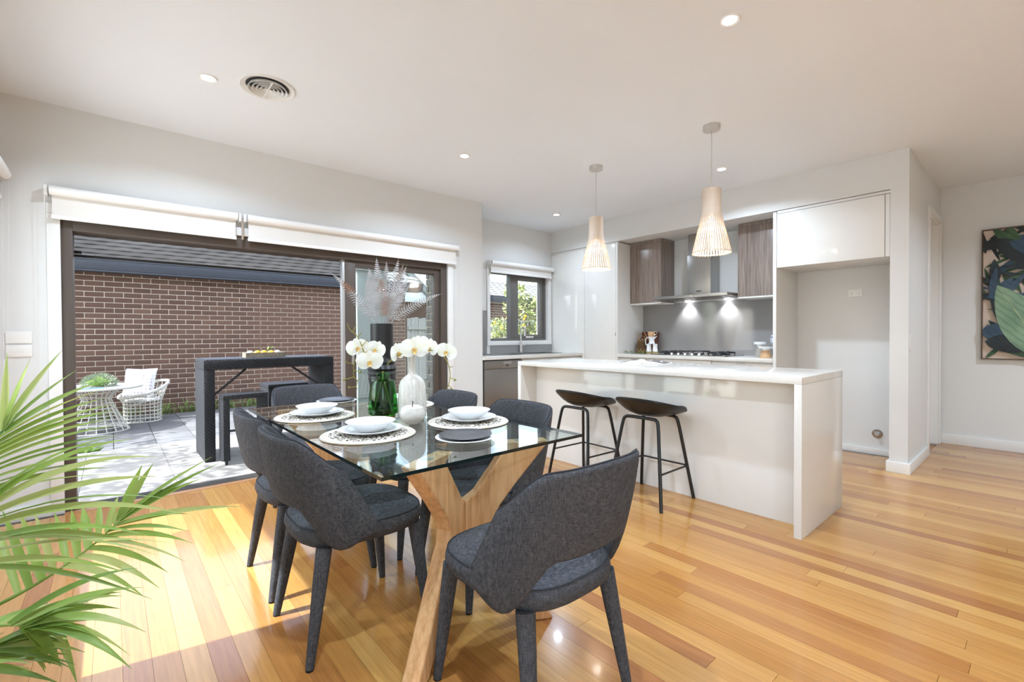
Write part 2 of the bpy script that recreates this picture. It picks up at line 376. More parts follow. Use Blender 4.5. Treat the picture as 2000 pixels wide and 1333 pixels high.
def palmm():
    t = NT('palm_leaf'); v = coords(t, 'World'); r = rnd(t); n1 = noise(t, v, 5, 3)
    ad = t.n('ShaderNodeMath'); ad.operation = 'MULTIPLY_ADD'; ad.inputs[1].default_value = .5; t.l(r, ad.inputs[0]); t.l(n1, ad.inputs[2])
    c = ramp(t, ad.outputs[0], [(.4, srgb(104, 138, 58)), (.7, srgb(148, 180, 84)), (1.0, srgb(184, 196, 122))])
    p = princ(t, c, .4, 0, .4)
    tr = t.n('ShaderNodeBsdfTranslucent'); t.l(c, tr.inputs[0]); mx = t.n('ShaderNodeMixShader'); mx.inputs[0].default_value = .35
    t.l(p.outputs[0], mx.inputs[1]); t.l(tr.outputs[0], mx.inputs[2]); t.l(mx.outputs[0], t.o.inputs[0]); return t.m
M['palm'] = palmm()
def petalm():
    t = NT('orchid_petal'); v = coords(t, 'Object'); c = ramp(t, noise(t, v, 18, 2), [(.3, srgb(240, 240, 218)), (.55, srgb(251, 250, 244))])
    p = princ(t, c, .5, 0, .3); tr = t.n('ShaderNodeBsdfTranslucent'); t.l(c, tr.inputs[0]); mx = t.n('ShaderNodeMixShader'); mx.inputs[0].default_value = .3
    t.l(p.outputs[0], mx.inputs[1]); t.l(tr.outputs[0], mx.inputs[2]); t.l(mx.outputs[0], t.o.inputs[0]); return t.m
M['petal'] = petalm()
def cushm():
    t = NT('checked_cushion'); v = coords(t, 'Object'); b = t.n('ShaderNodeTexBrick'); b.offset = 0; b.inputs['Scale'].default_value = 1.0
    b.inputs['Brick Width'].default_value = .05; b.inputs['Row Height'].default_value = .05; b.inputs['Mortar Size'].default_value = .011
    mp = t.n('ShaderNodeMapping'); mp.inputs['Rotation'].default_value = (PI/2, 0, 0); t.l(v, mp.inputs[0]); t.l(mp.outputs[0], b.inputs['Vector'])
    b.inputs['Color1'].default_value = srgb(172, 166, 172); b.inputs['Color2'].default_value = srgb(178, 170, 174); b.inputs['Mortar'].default_value = srgb(208, 206, 204)
    princ(t, b.outputs[0], .9, 0, .1); return t.m
M['cushion'] = cushm()
def china():
    t = NT('blue_white_china'); v = coords(t, 'Object'); vo = t.n('ShaderNodeTexVoronoi'); vo.inputs['Scale'].default_value = 55; t.l(v, vo.inputs['Vector'])
    c = ramp(t, vo.outputs['Distance'], [(.3, srgb(40, 58, 110)), (.45, srgb(226, 230, 238))]); princ(t, c, .15, 0, .5); return t.m
M['china'] = china()
def meshm():
    t = NT('dark_mesh_screen'); v = coords(t, 'Object', (900, 900, 900)); n1 = noise(t, v, 1, 1)
    d = princ(t, ramp(t, n1, [(.3, srgb(74, 70, 66)), (.7, srgb(92, 88, 84))]), .8); tr = t.n('ShaderNodeBsdfTransparent')
    mx = t.n('ShaderNodeMixShader'); mx.inputs[0].default_value = .6; t.l(tr.outputs[0], mx.inputs[1]); t.l(d.outputs[0], mx.inputs[2]); t.l(mx.outputs[0], t.o.inputs[0]); return t.m
M['meshscreen'] = meshm()
# ================================================================= THE ROOM
XD, XK, YB, YW, CE = -4.277, -4.86, 4.985, 5.58, 2.70
YF = 6.71
def wallobj(name, label, boxes, mat='wall'):
    b = MB()
    for q in boxes: b.box(*q)
    return struct(b.build(name, M[mat], smooth=0), label, 'wall')
wallobj('wall_left', 'pale grey wall around the wide sliding door opening', [(-4.53, XD, -.80, -.245, -.05, CE), (-4.53, XD, 2.775, 3.25, -.05, CE), (-4.53, XD, -.245, 2.775, 1.985, CE), (-5.12, -4.53, 3.10, 3.25, -.05, CE)])
wallobj('wall_left_kitchen', 'pale grey kitchen wall around the sink window', [(-5.12, XK, 3.25, 3.80, -.05, CE), (-5.12, XK, 4.93, 5.84, -.05, CE), (-5.12, XK, 3.80, 4.93, -.05, 1.075), (-5.12, XK, 3.80, 4.93, 2.06, CE)])
wallobj('wall_back', 'pale grey back wall of the kitchen and fridge space', [(XK, -.875, YW, 5.84, -.05, CE)])
wallobj('wall_bulkhead', 'pale grey bulkhead above the pantry and wall cabinets', [(XK, -.875, YB, YW, 2.39, CE)])
wallobj('wall_stub', 'pale grey end wall standing between fridge space and hall', [(-.875, -.752, YB, 5.84, -.05, CE)])
wallobj('wall_hall', 'pale grey hall side wall holding the doorway', [(-.875, -.752, 5.84, 5.95, -.05, CE), (-.875, -.752, 6.62, 6.9, -.05, CE), (-.875, -.752, 5.95, 6.62, 2.33, CE)])
wallobj('wall_far', 'grey far wall behind the leaf print picture', [(-.752, 3.2, YF, 6.9, -.05, CE)])
wallobj('wall_right', 'pale grey wall closing the room on the right', [(3.2, 3.4, -.80, 6.9, -.05, CE)])
W2 = (-4.02, -2.226, .56, 2.12); W3 = (.25, 3.0, .02, 2.12)
wallobj('wall_front', 'pale grey wall behind the camera with two windows, one of them added', [(-4.277, W2[0], -.80, -.55, -.05, CE), (W2[1], W3[0], -.80, -.55, -.05, CE), (W3[1], 3.2, -.80, -.55, -.05, CE),
    (W2[0], W2[1], -.80, -.55, -.05, W2[2]), (W2[0], W2[1], -.80, -.55, W2[3], CE), (W3[0], W3[1], -.80, -.55, -.05, W3[2]), (W3[0], W3[1], -.80, -.55, W3[3], CE)])
struct(MB().box(-5.12, 3.4, -.80, 6.9, CE, CE+.15).build('ceiling', M['ceil'], smooth=0), 'flat white painted ceiling over the whole room', 'ceiling')
struct(MB().box(-4.6, 3.4, -1.30, -.80, 2.40, 2.55).build('trim_eave', M['white_fascia'], smooth=0), 'white eave above the outside of the front windows', 'eave')
# windows in the wall behind the camera; the wider one is added for light
def simple_window(n, x0, x1, z0, z1, label):
    e = sempty('window_%d' % n, label, 'window', ((x0+x1)/2, -.70, z0)); f = MB(); t = .05
    f.box(x0, x1, -.74, -.66, z0, z0+t).box(x0, x1, -.74, -.66, z1-t, z1).box(x0, x0+t, -.74, -.66, z0+t, z1-t).box(x1-t, x1, -.74, -.66, z0+t, z1-t)
    f.build('window_frame', M['alu'], e)
    MB().box(x0+t, x1-t, -.703, -.697, z0+t, z1-t).build('pane', M['glass'], e)
    return e
simple_window(2, *W2[:2], *W2[2:], 'dark framed window left of the camera letting in the sun')
simple_window(3, *W3[:2], *W3[2:], 'unseen dark framed window added behind the camera for more light')
# ---- floor: every board is an object, the ones that show smallest are joined
fl = sempty('floor', 'golden oak strip floor with random length boards', 'floor')
sub = MB().box(-4.225, 3.2, -.55, YF, -.05, -.021).box(-4.225, -.875, 5.0, YW, -.05, -.021)
sub.build('subfloor', M['sillwood'], fl, smooth=0)
PW = .0812
boards = []
rr = random.Random(11)
y = -.55
while y < YF:
    x = -4.225-rr.uniform(0, 1.6); y1 = min(y+PW, YF)
    while x < 3.2:
        L = rr.uniform(.9, 2.3); a, b = max(x, -4.225), min(x+L, 3.2); x += L
        if b-a < .02: continue
        segs = [(a, b)]
        if y1 > YW:                                    # behind the kitchen wall only the hall has a floor
            segs = [(max(a, -.752), b)] if b > -.752 else []
        for p, q in segs:
            if q-p > .02: boards.append((p, q, y, y1))
    y = y1
def vis(bd):
    cx, cy = (bd[0]+bd[1])/2, (bd[2]+bd[3])/2; d = Vector((cx, cy, -CAMH)); wd = d.dot(_fw)
    if wd < .3 or bd[0] > .6: return -1
    px = 1000+FPX*d.dot(_R)/wd; py = 666.5-FPX*d.dot(_U)/wd
    if px < -250 or px > 2250 or py > 1700: return -1
    return (bd[1]-bd[0])*(bd[3]-bd[2])/wd**2
boards.sort(key=vis, reverse=True)
mesh_cache = {}
for i, (a, b, c, d) in enumerate(boards[:300]):
    k = (max(.1, round(b-a, 1)), round(d-c, 4))
    if k not in mesh_cache:
        mesh_cache[k] = MB().box(0, k[0], 0, k[1]-.0008, -.02, 0).mesh('floor_board', M['floor'], 0)
    link_mesh('floor_board', mesh_cache[k], fl, (a, c, 0), sc=((b-a-.0012)/k[0], 1, 1))
rest = MB()
for (a, b, c, d) in boards[300:]: rest.box(a, b-.0012, c, d-.0008, -.02, 0)
o = rest.build('floor_boards', M['floor'], fl, smooth=0); o['kind'] = 'stuff'
# ---- skirting
def skirt(name, label, boxes):
    b = MB()
    for q in boxes: b.box(*q, .003)
    return struct(b.build(name, M['trim'], smooth=30), label, 'baseboard')
skirt('baseboard_stub', 'white skirting wrapped around the foot of the end wall', [(-.893, -.734, 4.967, 4.985, 0, .09), (-.752, -.734, 4.985, 5.88, 0, .09), (-.893, -.875, 4.985, 5.10, 0, .09)])
skirt('baseboard_far', 'white skirting along the far hall wall under the picture', [(-.752, 3.2, 6.692, YF, 0, .10)])
skirt('baseboard_back', 'white skirting along the back of the fridge space', [(-1.757, -.893, 5.562, YW, 0, .06)])
skirt('baseboard_left', 'white skirting on the door wall beside the palm', [(XD, -4.259, -.55, -.31, 0, .09), (XD, -4.259, 2.84, 3.25, 0, .09)])
# ---- sliding door in the left wall
d1 = sempty('door_1', 'dark bronze framed glass sliding door standing half open', 'door', (-4.40, 1.265, -.03))
f = MB()
f.box(-4.46, -4.285, -.245, -.187, -.03, 1.985, .004); f.build('jamb', M['alu'], d1)
f = MB(); f.box(-4.46, -4.285, 2.70, 2.775, -.03, 1.985, .004); f.build('jamb', M['alu'], d1)
f = MB(); f.box(-4.46, -4.285, -.187, 2.70, 1.885, 1.985, .004); f.build('head', M['alu'], d1)
f = MB(); f.box(-4.50, -4.285, -.245, 2.775, -.06, -.012, .003)
for xx in (-4.31, -4.345, -4.385, -4.42): f.box(xx-.004, xx+.004, -.187, 2.70, -.012, .004)
f.build('track', M['alu_grey'], d1)
def sash(x, y0, y1, w0, w1, tag_):
    s0 = MB(); s0.box(x-.02, x+.02, y0, y0+w0, .0, 1.89, .003); a = s0.build('stile', M['alu'], d1)
    s0 = MB(); s0.box(x-.02, x+.02, y1-w1, y1, .0, 1.89, .003); s0.build('stile', M['alu'], d1)
    s0 = MB(); s0.box(x-.02, x+.02, y0+w0, y1-w1, .0, .10, .003); s0.build('rail', M['alu'], d1)
    s0 = MB(); s0.box(x-.02, x+.02, y0+w0, y1-w1, 1.83, 1.89, .003); s0.build('rail', M['alu'], d1)
    MB().box(x-.003, x+.003, y0+w0, y1-w1, .10, 1.83).build('pane', M['glass'], d1)
sash(-4.335, 1.665, 2.70, .105, .07, 0)
sash(-4.395, 1.73, 2.72, .05, .05, 1)
MB().box(-4.36, -4.315, 1.635, 1.664, .0, 1.89, .004).build('silver_edge', M['silver'], d1)
hd = MB(); hd.box(-4.315, -4.30, 1.72, 1.745, .90, 1.10, .004); hd.build('handle', M['silver'], d1)
struct(MB().box(-4.285, -4.222, -.245, 2.775, -.03, .004, .003).build('trim_1', M['sillwood'], smooth=30), 'narrow timber threshold inside the sliding door', 'trim')
b = MB(); b.box(XD, -4.262, -.31, -.245, 0, 1.984, .003).box(XD, -4.262, 2.775, 2.84, 0, 1.984, .003).box(XD, -4.262, -.31, 2.84, 1.985, 2.05, .003)
struct(b.build('trim_2', M['trim'], smooth=30), 'white architrave around the sliding door', 'trim')
# ---- kitchen window
k1 = sempty('window_1', 'grey framed two light window above the sink', 'window', (-4.95, 4.365, 1.075))
y0, y1, z0, z1, xa, xb = 3.80, 4.93, 1.075, 2.06, -4.99, -4.91
f = MB(); f.box(xa, xb, y0, y1, z0, z0+.055, .003).box(xa, xb, y0, y1, z1-.05, z1, .003).box(xa, xb, y0, y0+.022, z0+.055, z1-.05).box(xa, xb, y1-.06, y1, z0+.055, z1-.05, .003)
f.build('window_frame', M['alu_grey'], k1)
MB().box(xa-.01, xb+.006, 4.225, 4.335, z0+.055, z1-.05, .003).build('mullion', M['alu_grey'], k1)
f = MB(); f.box(xa, xb-.01, 4.335, 4.375, z0+.055, z1-.05, .003).box(xa, xb-.01, 4.815, 4.87, z0+.055, z1-.05, .003).box(xa, xb-.01, 4.375, 4.815, z0+.055, z0+.105, .003).box(xa, xb-.01, 4.375, 4.815, z1-.11, z1-.05, .003)
f.build('sash', M['alu_grey'], k1)
MB().box(-4.955, -4.949, 3.822, 4.225, z0+.055, z1-.05).build('pane', M['glass'], k1)
MB().box(-4.955, -4.949, 4.375, 4.815, z0+.105, z1-.11).build('pane', M['glass'], k1)
MB().box(-4.935, -4.90, 4.50, 4.66, z0+.055, z0+.085, .006).build('winder', M['chrome'], k1)
b = MB(); b.box(XK, -4.845, 3.765, 3.815, 1.096, 2.059, .003).box(XK, -4.845, 4.925, 4.975, 1.096, 2.059, .003).box(XK, -4.845, 3.765, 4.975, 1.035, 1.095, .003).box(-4.91, XK-.0005, 3.80, 4.93, 1.076, 1.095)
b.box(-4.91, XK-.0005, 3.801, 3.815, 1.096, 2.059).box(-4.91, XK-.0005, 4.915, 4.929, 1.096, 2.059).box(XK, -4.845, 3.765, 4.975, 2.06, 2.10, .003)
struct(b.build('trim_3', M['trim'], smooth=30), 'white architrave and sill around the sink window', 'trim')
# ---- hall door
d2 = sempty('door_2', 'closed white flush door in the hall doorway', 'door', (-.82, 6.285, 0))
MB().box(-.86, -.82, 5.97, 6.60, .008, 2.31, .002).build('leaf', M['trim'], d2)
MB().box(-.82, -.79, 6.03, 6.05, 1.0, 1.13, .004).build('handle', M['chrome'], d2)
b = MB(); b.box(-.875, -.752, 5.95, 5.97, 0, 2.33).box(-.875, -.752, 6.60, 6.62, 0, 2.33).box(-.875, -.752, 5.97, 6.60, 2.31, 2.33)
b.box(-.752, -.736, 5.885, 5.955, 0, 2.39, .003).box(-.752, -.736, 6.615, 6.685, 0, 2.39, .003).box(-.752, -.736, 5.955, 6.615, 2.325, 2.39, .003)
struct(b.build('trim_4', M['trim'], smooth=30), 'white architrave around the hall doorway', 'trim')
# ================================================================= OUTSIDE SETTING
GZ = -.13
PZ = -.03
struct(MB().box(-40, -5.12, -25, 30, GZ-.3, GZ-.03).build('ground', M['soil'], smooth=0), 'bare soil beyond the paved yard', 'ground')
struct(MB().box(-4.53, 6, -9, -.80, -.25, -.06).build('terrace', M['terrace'], smooth=0), 'unseen pale paving added outside the front windows to bounce sun upward', 'paving')  # out of view, added as a sunlit reflector for the ceiling
pt = sempty('patio', 'pale square tiled terrace outside the sliding door', 'patio', (-5.5, 1, PZ))
MB().box(-6.52, -4.53, -3.0, 3.10, -.30, PZ-.012).build('slab', M['grout'], pt, smooth=0)
tm = MB().box(0, .597, 0, .597, -.012, 0).mesh('patio_tile', M['patiotile'], 0)
for i in range(4):
    for j in range(11):
        xx, yy = -4.50-.6*(i+1), -3.2+.6*j
        sx = 1.0
        if xx < -6.52: sx = (xx+.6+6.52)/.6; xx = -6.52
        if yy+.6 > 3.12: continue
        link_mesh('patio_tile', tm, pt, Vector((xx, yy, PZ))-pt.location, sc=(sx, 1, 1))
pv = sempty('paving', 'dark grey concrete pavers between terrace and brick wall', 'paving', (-8, 1, GZ))
MB().box(-9.62, -6.52, -3.4, 5.0, GZ-.1, GZ-.012).build('paver_bed', M['grout'], pv, smooth=0)
tm = MB().box(0, .392, 0, .392, -.03, 0, .006).mesh('paver', M['paver'], 30)
for i in range(8):
    for j in range(14):
        link_mesh('paver', tm, pv, Vector((-9.72+.4*i, -.785+.4*j-(.0), GZ))-pv.location+Vector((0, 0, random.uniform(-.002, .002))))
# ================================================================= CEILING FITTINGS
def downlight(x, y, label, k=1.0):
    t = thing('downlight', label, 'ceiling light', (x, y, CE-.004), 0, 'round recessed downlights')
    MB().lathe([(.030, .0), (.046, -.004), (.049, .0), (.049, .004), (.030, .004)], 32, capb=False, capt=False).build('trim_ring', M['trim'], t, local=True)
    MB().lathe([(.034, -.0015), (.034, .003)], 28).build('lens', M['lens'], t, local=True)
    L = bpy.data.lights.new('downlight_lamp', 'AREA'); L.shape = 'DISK'; L.size = .07; L.energy = DOWNLIGHT_W*k; L.color = (.71, .87, 1.06); L.spread = R_(150)
    lo = bpy.data.objects.new('lamp', L); C.objects.link(lo); lo.parent = t; lo.location = (0, 0, -.006)
    return t
for x, y, l in ((-1.02, 2.29, 'recessed downlight nearest the camera, above right of the island'), (-3.25, .45, 'recessed downlight beside the round air vent'), (-3.25, 2.29, 'recessed downlight above the sliding door bay, between vent and pendants'),
                (-1.98, 4.285, 'recessed downlight between the near pendant and the bulkhead'), (-4.08, 4.285, 'recessed downlight over the sink corner'), (-1.02, .45, 'unseen downlight added above the camera end of the table'),  # the last one is out of view, added for more light
                (1.2, .45, 'unseen downlight added behind the camera'), (.9, 5.2, 'unseen downlight added to brighten the hall end of the room')):  # both out of view, added to brighten the room
    downlight(x, y, l, .45 if x < -4 else (1.5 if y > 5 else 1.0))
v = thing('air_vent', 'round white ceiling air vent with concentric rings', 'air vent', (-3.14, .745, CE))
MB().lathe([(.118, .0), (.150, -.012), (.154, -.006), (.154, .0)], 48, capb=False, capt=False).build('rim', M['trim'], v, local=True)
MB().lathe([(.12, -.0005), (.001, -.0005)], 40, capb=False, capt=False).build('duct', M['black'], v, local=True)
for i, r in enumerate((.108, .085, .063, .042, .022)):
    MB().lathe([(r-.011, -.004), (r, -.022), (r+.003, -.022), (r-.007, -.003)], 40, capb=False, capt=False).build('ring', M['trim'], v, local=True)
MB().lathe([(.013, -.004), (.012, -.020), (.001, -.024)], 24).build('hub', M['trim'], v, local=True)
MB().box(-.112, .112, -.004, .004, -.021, -.016).build('crossbar', M['trim'], v, local=True)
# ---- pendants
def pendant(x, y, label):
    t = thing('pendant_light', label, 'pendant light', (x, y, 1.765), 0, 'slatted timber pendants')
    top = CE-1.765
    MB().lathe([(.058, top-.035), (.060, top-.033), (.060, top)], 36).build('ceiling_rose', M['pot'], t, local=True)
    MB().tube([(0, 0, top-.03), (0, 0, .36)], .0028, 8).build('cord', M['pot'], t, local=True)
    prof = [(.136, 0), (.120, .07), (.100, .155), (.082, .225), (.070, .285), (.0655, .345), (.065, .47)]
    pts = []
    for i in range(len(prof)-1):
        for k in range(4): pts.append((lerp(prof[i][0], prof[i+1][0], k/4), lerp(prof[i][1], prof[i+1][1], k/4)))
    pts.append(prof[-1])
    b = MB(); hw = .0056; th = .0035; rows = []
    for r, z in pts: rows.append([(r, -hw*(r/.1)**.25, z), (r, hw*(r/.1)**.25, z), (r-th, hw*(r/.1)**.25, z), (r-th, -hw*(r/.1)**.25, z)])
    b.grid(rows, closeu=True); b.add(rows[0], [(0, 1, 2, 3)]); b.add(rows[-1], [(3, 2, 1, 0)])
    sm = b.mesh('slat', M['slat'], 30)
    for k in range(40): link_mesh('slat', sm, t, rot=(0, 0, 2*PI*k/40))
    for r, z in ((.132, .008), (.0625, .46), (.0635, .33)):
        MB().tube([(r*math.cos(q*PI/24), r*math.sin(q*PI/24), z) for q in range(48)], .0035, 6, closed=True).build('hoop', M['slat'], t, local=True)
    MB().lathe([(.020, .26), (.022, .30), (.022, .37), (.006, .38)], 20).build('lamp_holder', M['trim'], t, local=True)
    b = MB(); b.sphere((0, 0, .215), .036, 18, 12); bo = b.build('bulb', M['bulb'], t, local=True)
    L = bpy.data.lights.new('pendant_lamp', 'POINT'); L.energy = 2.6; L.shadow_soft_size = .037; L.color = (1, .93, .82)
    lo = bpy.data.objects.new('lamp', L); C.objects.link(lo); lo.parent = t; lo.location = (0, 0, .14)
    return t
pendant(-1.62, 3.345, 'slatted timber pendant over the near half of the island, in front of the range hood')
pendant(-2.69, 3.345, 'slatted timber pendant over the far half of the island, in front of the white pantry')
# ================================================================= BLINDS
def blind(label, p0, p1, axis, fixed, nrm, ztop, zbot, chain_end, chain_len, chain_w=.0):
    """a roller blind: tube between p0 and p1 along axis ('x' or 'y') at the fixed wall coordinate, nrm = direction into the room"""
    c = (p0+p1)/2; dep = fixed+nrm*.065
    P = (lambda a, d, z: (a, d, z)) if axis == 'x' else (lambda a, d, z: (d, a, z))
    t = thing('roller_blind', label, 'roller blind', P(c, fixed+nrm*.03, zbot), 0, 'white roller blinds')
    r = .030; zt = ztop-r
    b = MB(); b.tube([P(p0+.02, dep, zt), P(p1-.02, dep, zt)], r, 24); b.build('roll', M['blindtube'], t)
    b = MB(); q = sorted([dep-nrm*.021, dep-nrm*.0195])
    if axis == 'x': b.box(p0+.03, p1-.03, q[0], q[1], zbot+.02, zt-.005)
    else: b.box(q[0], q[1], p0+.03, p1-.03, zbot+.02, zt-.005)
    b.build('fabric', M['blind'], t)
    b = MB(); q = sorted([dep-nrm*.028, dep-nrm*.012])
    if axis == 'x': b.box(p0+.025, p1-.025, q[0], q[1], zbot, zbot+.026, .004)
    else: b.box(q[0], q[1], p0+.025, p1-.025, zbot, zbot+.026, .004)
    b.build('bottom_rail', M['blindtube'], t)
    for e in (p0, p1):
        b = MB(); q = sorted([fixed, dep+nrm*.01])
        if axis == 'x': b.box(e-.006 if e == p0 else e-.012, e+.012 if e == p0 else e+.006, q[0], q[1], zt-.034, zt+.03, .004)
        else: b.box(q[0], q[1], e-.006 if e == p0 else e-.012, e+.012 if e == p0 else e+.006, zt-.034, zt+.03, .004)
        b.build('bracket', M['trim'], t)
    if chain_end is not None:
        for k, s in enumerate((-1, 1)):
            b = MB(); n = 60
            for i in range(n):
                f0 = i/(n-1); zz = lerp(zt, zt-chain_len, f0); dd = dep+s*.016*(1-.6*f0)
                b.add([P(chain_end+chain_w*f0+a*.0022, dd+bb*.0022, zz+cc*.0028) for a, bb, cc in ((1,0,0),(0,1,0),(-1,0,0),(0,-1,0),(0,0,1),(0,0,-1))], [(0,1,4),(1,2,4),(2,3,4),(3,0,4),(1,0,5),(2,1,5),(3,2,5),(0,3,5)])
            b.tube([P(chain_end, dep+s*.016, zt), P(chain_end+chain_w, dep+s*.0064, zt-chain_len)], .0010, 5)
            b.build('chain', M['trim'], t, smooth=0)
    return t
blind('long white roller blind over the left bay of the sliding door, nearest the palm', -.310, .790, 'y', XD, 1, 2.152, 1.943, -.312, 1.25)
blind('long white roller blind over the right bay of the sliding door, above the orchids', .820, 2.885, 'y', XD, 1, 2.152, 1.943, 2.887, 1.25)
blind('short white roller blind over the sink window', 3.775, 4.975, 'y', XK, 1, 2.165, 2.005, 3.775, .25)
blind('white roller blind cut off by the left edge of the photo', -4.235, -2.10, 'x', -.55, 1, 2.21, 2.02, -4.235, 1.25, .10)
MB().box(-4.235, -4.215, .797, .8125, 1.945, 2.12).build('blind_clip', M['chrome'], bpy.data.objects['roller_blind'], smooth=0)
# ---- wall plates
def plate(name, label, cx, cy, cz, nx, ny, wd, ht, kind):
    """wall plate facing (nx, ny)"""
    t = thing(name, label, 'switch' if kind != 'socket' else 'power point', (cx, cy, cz), math.atan2(ny, nx)-PI/2, None)
    MB().box(-wd/2, wd/2, 0, .009, -ht/2, ht/2, .003).build('cover', M['switch'], t, local=True)
    n = {'one': 1, 'two': 2, 'socket': 2}[kind]
    for i in range(n):
        x = (i-(n-1)/2)*(.030 if kind != 'socket' else .056)
        MB().tube([(x, .009, 0), (x, .0125, 0)], .007 if kind != 'socket' else .006, 14).build('rocker', M['switch'], t, local=True).location = (0, 0, 0 if kind != 'socket' else .022)
        if kind == 'socket':
            s0 = MB()
            for sx, a in ((-.007, .5), (.007, -.5), (0, 0)):
                zz = -.004 if a else -.018
                s0.add([(x+sx+math.sin(a)*.005*q-.0012*p, .0096, zz+math.cos(a)*.005*q) for q, p in ((-1, -1), (-1, 1), (1, 1), (1, -1))], [(0, 1, 2, 3)])
            s0.build('pin_slots', M['print_dark'], t, local=True, smooth=0)
    return t
plate('light_switch', 'upper white switch plate with one rocker on the door wall', XD, -.442, 1.171, 1, 0, .118, .075, 'one')
plate('light_switch', 'lower white switch plate with two rockers on the door wall', XD, -.442, 1.086, 1, 0, .118, .075, 'two')
plate('power_point', 'white double power point in the fridge space', -1.247, YW, 1.575, 0, -1, .115, .074, 'socket')
plate('light_switch', 'small white switch plate on the hall side of the end wall', -.752, 5.045, 1.092, 1, 0, .075, .118, 'one')
t = thing('water_tap', 'small metal water tap cover low in the fridge space', 'tap', (-1.067, YW, .205))
MB().tube([(0, 0, 0), (0, -.008, 0)], .042, 24).build('flange', M['steel'], t, local=True)
MB().tube([(0, -.008, 0), (0, -.03, 0), (0, -.05, -.012)], [.02, .02, .012], 16).build('spout', M['chrome'], t, local=True)
MB().tube([(-.024, -.028, .016), (.024, -.028, .016)], .006, 10).build('handle', M['chrome'], t, local=True)
# ================================================================= KITCHEN JOINERY
def boxthing(name, label, cat, parts, group=None, base=None):
    """parts: (part name, material, [boxes (6 numbers + bevel)])"""
    xs = [v for p in parts for q in p[2] for v in q[0:2]]; ys = [v for p in parts for q in p[2] for v in q[2:4]]; zs = [v for p in parts for q in p[2] for v in q[4:6]]
    t = thing(name, label, cat, base or ((min(xs)+max(xs))/2, (min(ys)+max(ys))/2, min(zs)), 0, group)
    for n, mt, bx in parts:
        b = MB()
        for q in bx: b.box(*q)
        b.build(n, M[mt], t, smooth=30)
    return t
PD = YB-.0  # pantry door plane
boxthing('pantry_cabinet', 'tall gloss white two door pantry between sink window and cooktop', 'cabinet', [
    ('body', 'satin', [(-4.858, -3.662, YB+.022, YW-.002, .0, 2.36, .001)]),
    ('top_filler', 'satin', [(-4.858, -3.662, YB+.02, YB+.05, 2.36, 2.388, 0)]),
    ('door', 'gloss', [(-4.856, -4.222, YB+.001, YB+.021, .10, 2.355, .0015)]),
    ('door', 'gloss', [(-4.218, -3.690, YB+.001, YB+.021, .10, 2.355, .0015)]),
    ('end_panel', 'satin', [(-3.686, -3.66, YB+.0, YW-.002, 0, 2.375, .001)]),
    ('latch', 'steel_edge', [(-3.700, -3.693, YB-.004, YB+.001, 1.155, 1.20, 0)])])
# ---- sink run
boxthing('sink_worktop', 'pale stone worktop holding the sink under the window', 'worktop', [
    ('slab', 'stone', [(-4.858, -4.78, 3.252, 4.983, .883, .923, .0), (-4.40, -4.252, 3.252, 4.983, .883, .923, .002), (-4.78, -4.40, 3.252, 3.60, .883, .923, 0), (-4.78, -4.40, 4.70, 4.983, .883, .923, 0)])])
boxthing('sink', 'stainless steel sink and drainer set into the worktop', 'sink', [
    ('rim', 'steel', [(-4.80, -4.775, 3.58, 4.72, .9235, .929, .002), (-4.405, -4.38, 3.58, 4.72, .9235, .929, .002), (-4.775, -4.405, 3.58, 3.62, .9235, .929, .002), (-4.775, -4.405, 4.68, 4.72, .9235, .929, .002), (-4.775, -4.405, 4.10, 4.14, .921, .927, .002)]),
    ('bowl', 'steel', [(-4.775, -4.405, 4.14, 4.68, .740, .745, 0), (-4.779, -4.775, 4.14, 4.68, .74, .922, 0), (-4.405, -4.401, 4.14, 4.68, .74, .922, 0), (-4.775, -4.405, 4.137, 4.141, .74, .922, 0), (-4.775, -4.405, 4.679, 4.683, .74, .922, 0)]),
    ('drainer', 'steel', [(-4.775, -4.405, 3.62, 4.10, .912, .916, 0)]+[(-4.76, -4.42, 3.65+.05*i, 3.665+.05*i, .916, .920, .001) for i in range(9)])])
t = thing('mixer_tap', 'chrome pull out mixer tap standing behind the sink', 'tap', (-4.815, 4.33, .923))
MB().lathe([(.027, 0), (.027, .012), (.020, .02), (.020, .15), (.017, .155)], 24).build('body', M['chrome'], t, local=True)
MB().tube(bez([(0, 0, .15), (0, 0, .30), (.02, 0, .345), (.075, 0, .355)], 6), [.012]*18+[.013], 14).build('spout', M['chrome'], t, local=True)
MB().tube([(.075, 0, .356), (.078, 0, .30), (.082, 0, .235)], [.015, .017, .015], 14).build('spray_head', M['chrome'], t, local=True)
MB().tube([(.0, .018, .09), (.01, .06, .10), (.02, .105, .135)], [.012, .008, .006], 12).build('lever', M['chrome'], t, local=True)
t = boxthing('dishwasher', 'stainless steel dishwasher under the end of the sink worktop', 'dishwasher', [
    ('body', 'alu_grey', [(-4.84, -4.292, 3.266, 3.864, .02, .872, .002)]),
    ('door', 'dwsteel', [(-4.292, -4.268, 3.268, 3.862, .10, .770, .003)]),
    ('control_panel', 'dwsteel', [(-4.292, -4.268, 3.268, 3.862, .774, .868, .003)]),
    ('kickboard', 'alu_grey', [(-4.35, -4.33, 3.266, 3.864, 0, .098, 0)]),
    ('display', 'black', [(-4.268, -4.2665, 3.60, 3.635, .80, .818, 0)])])
MB().box(-4.268, -4.258, 3.545, 3.68, .828, .858, .004).build('handle_recess', M['steel_edge'], t)
for i in range(4): MB().box(-4.268, -4.2655, 3.555+.032*i, 3.570+.032*i, .783, .790, 0).build('button', M['steel_edge'], t)
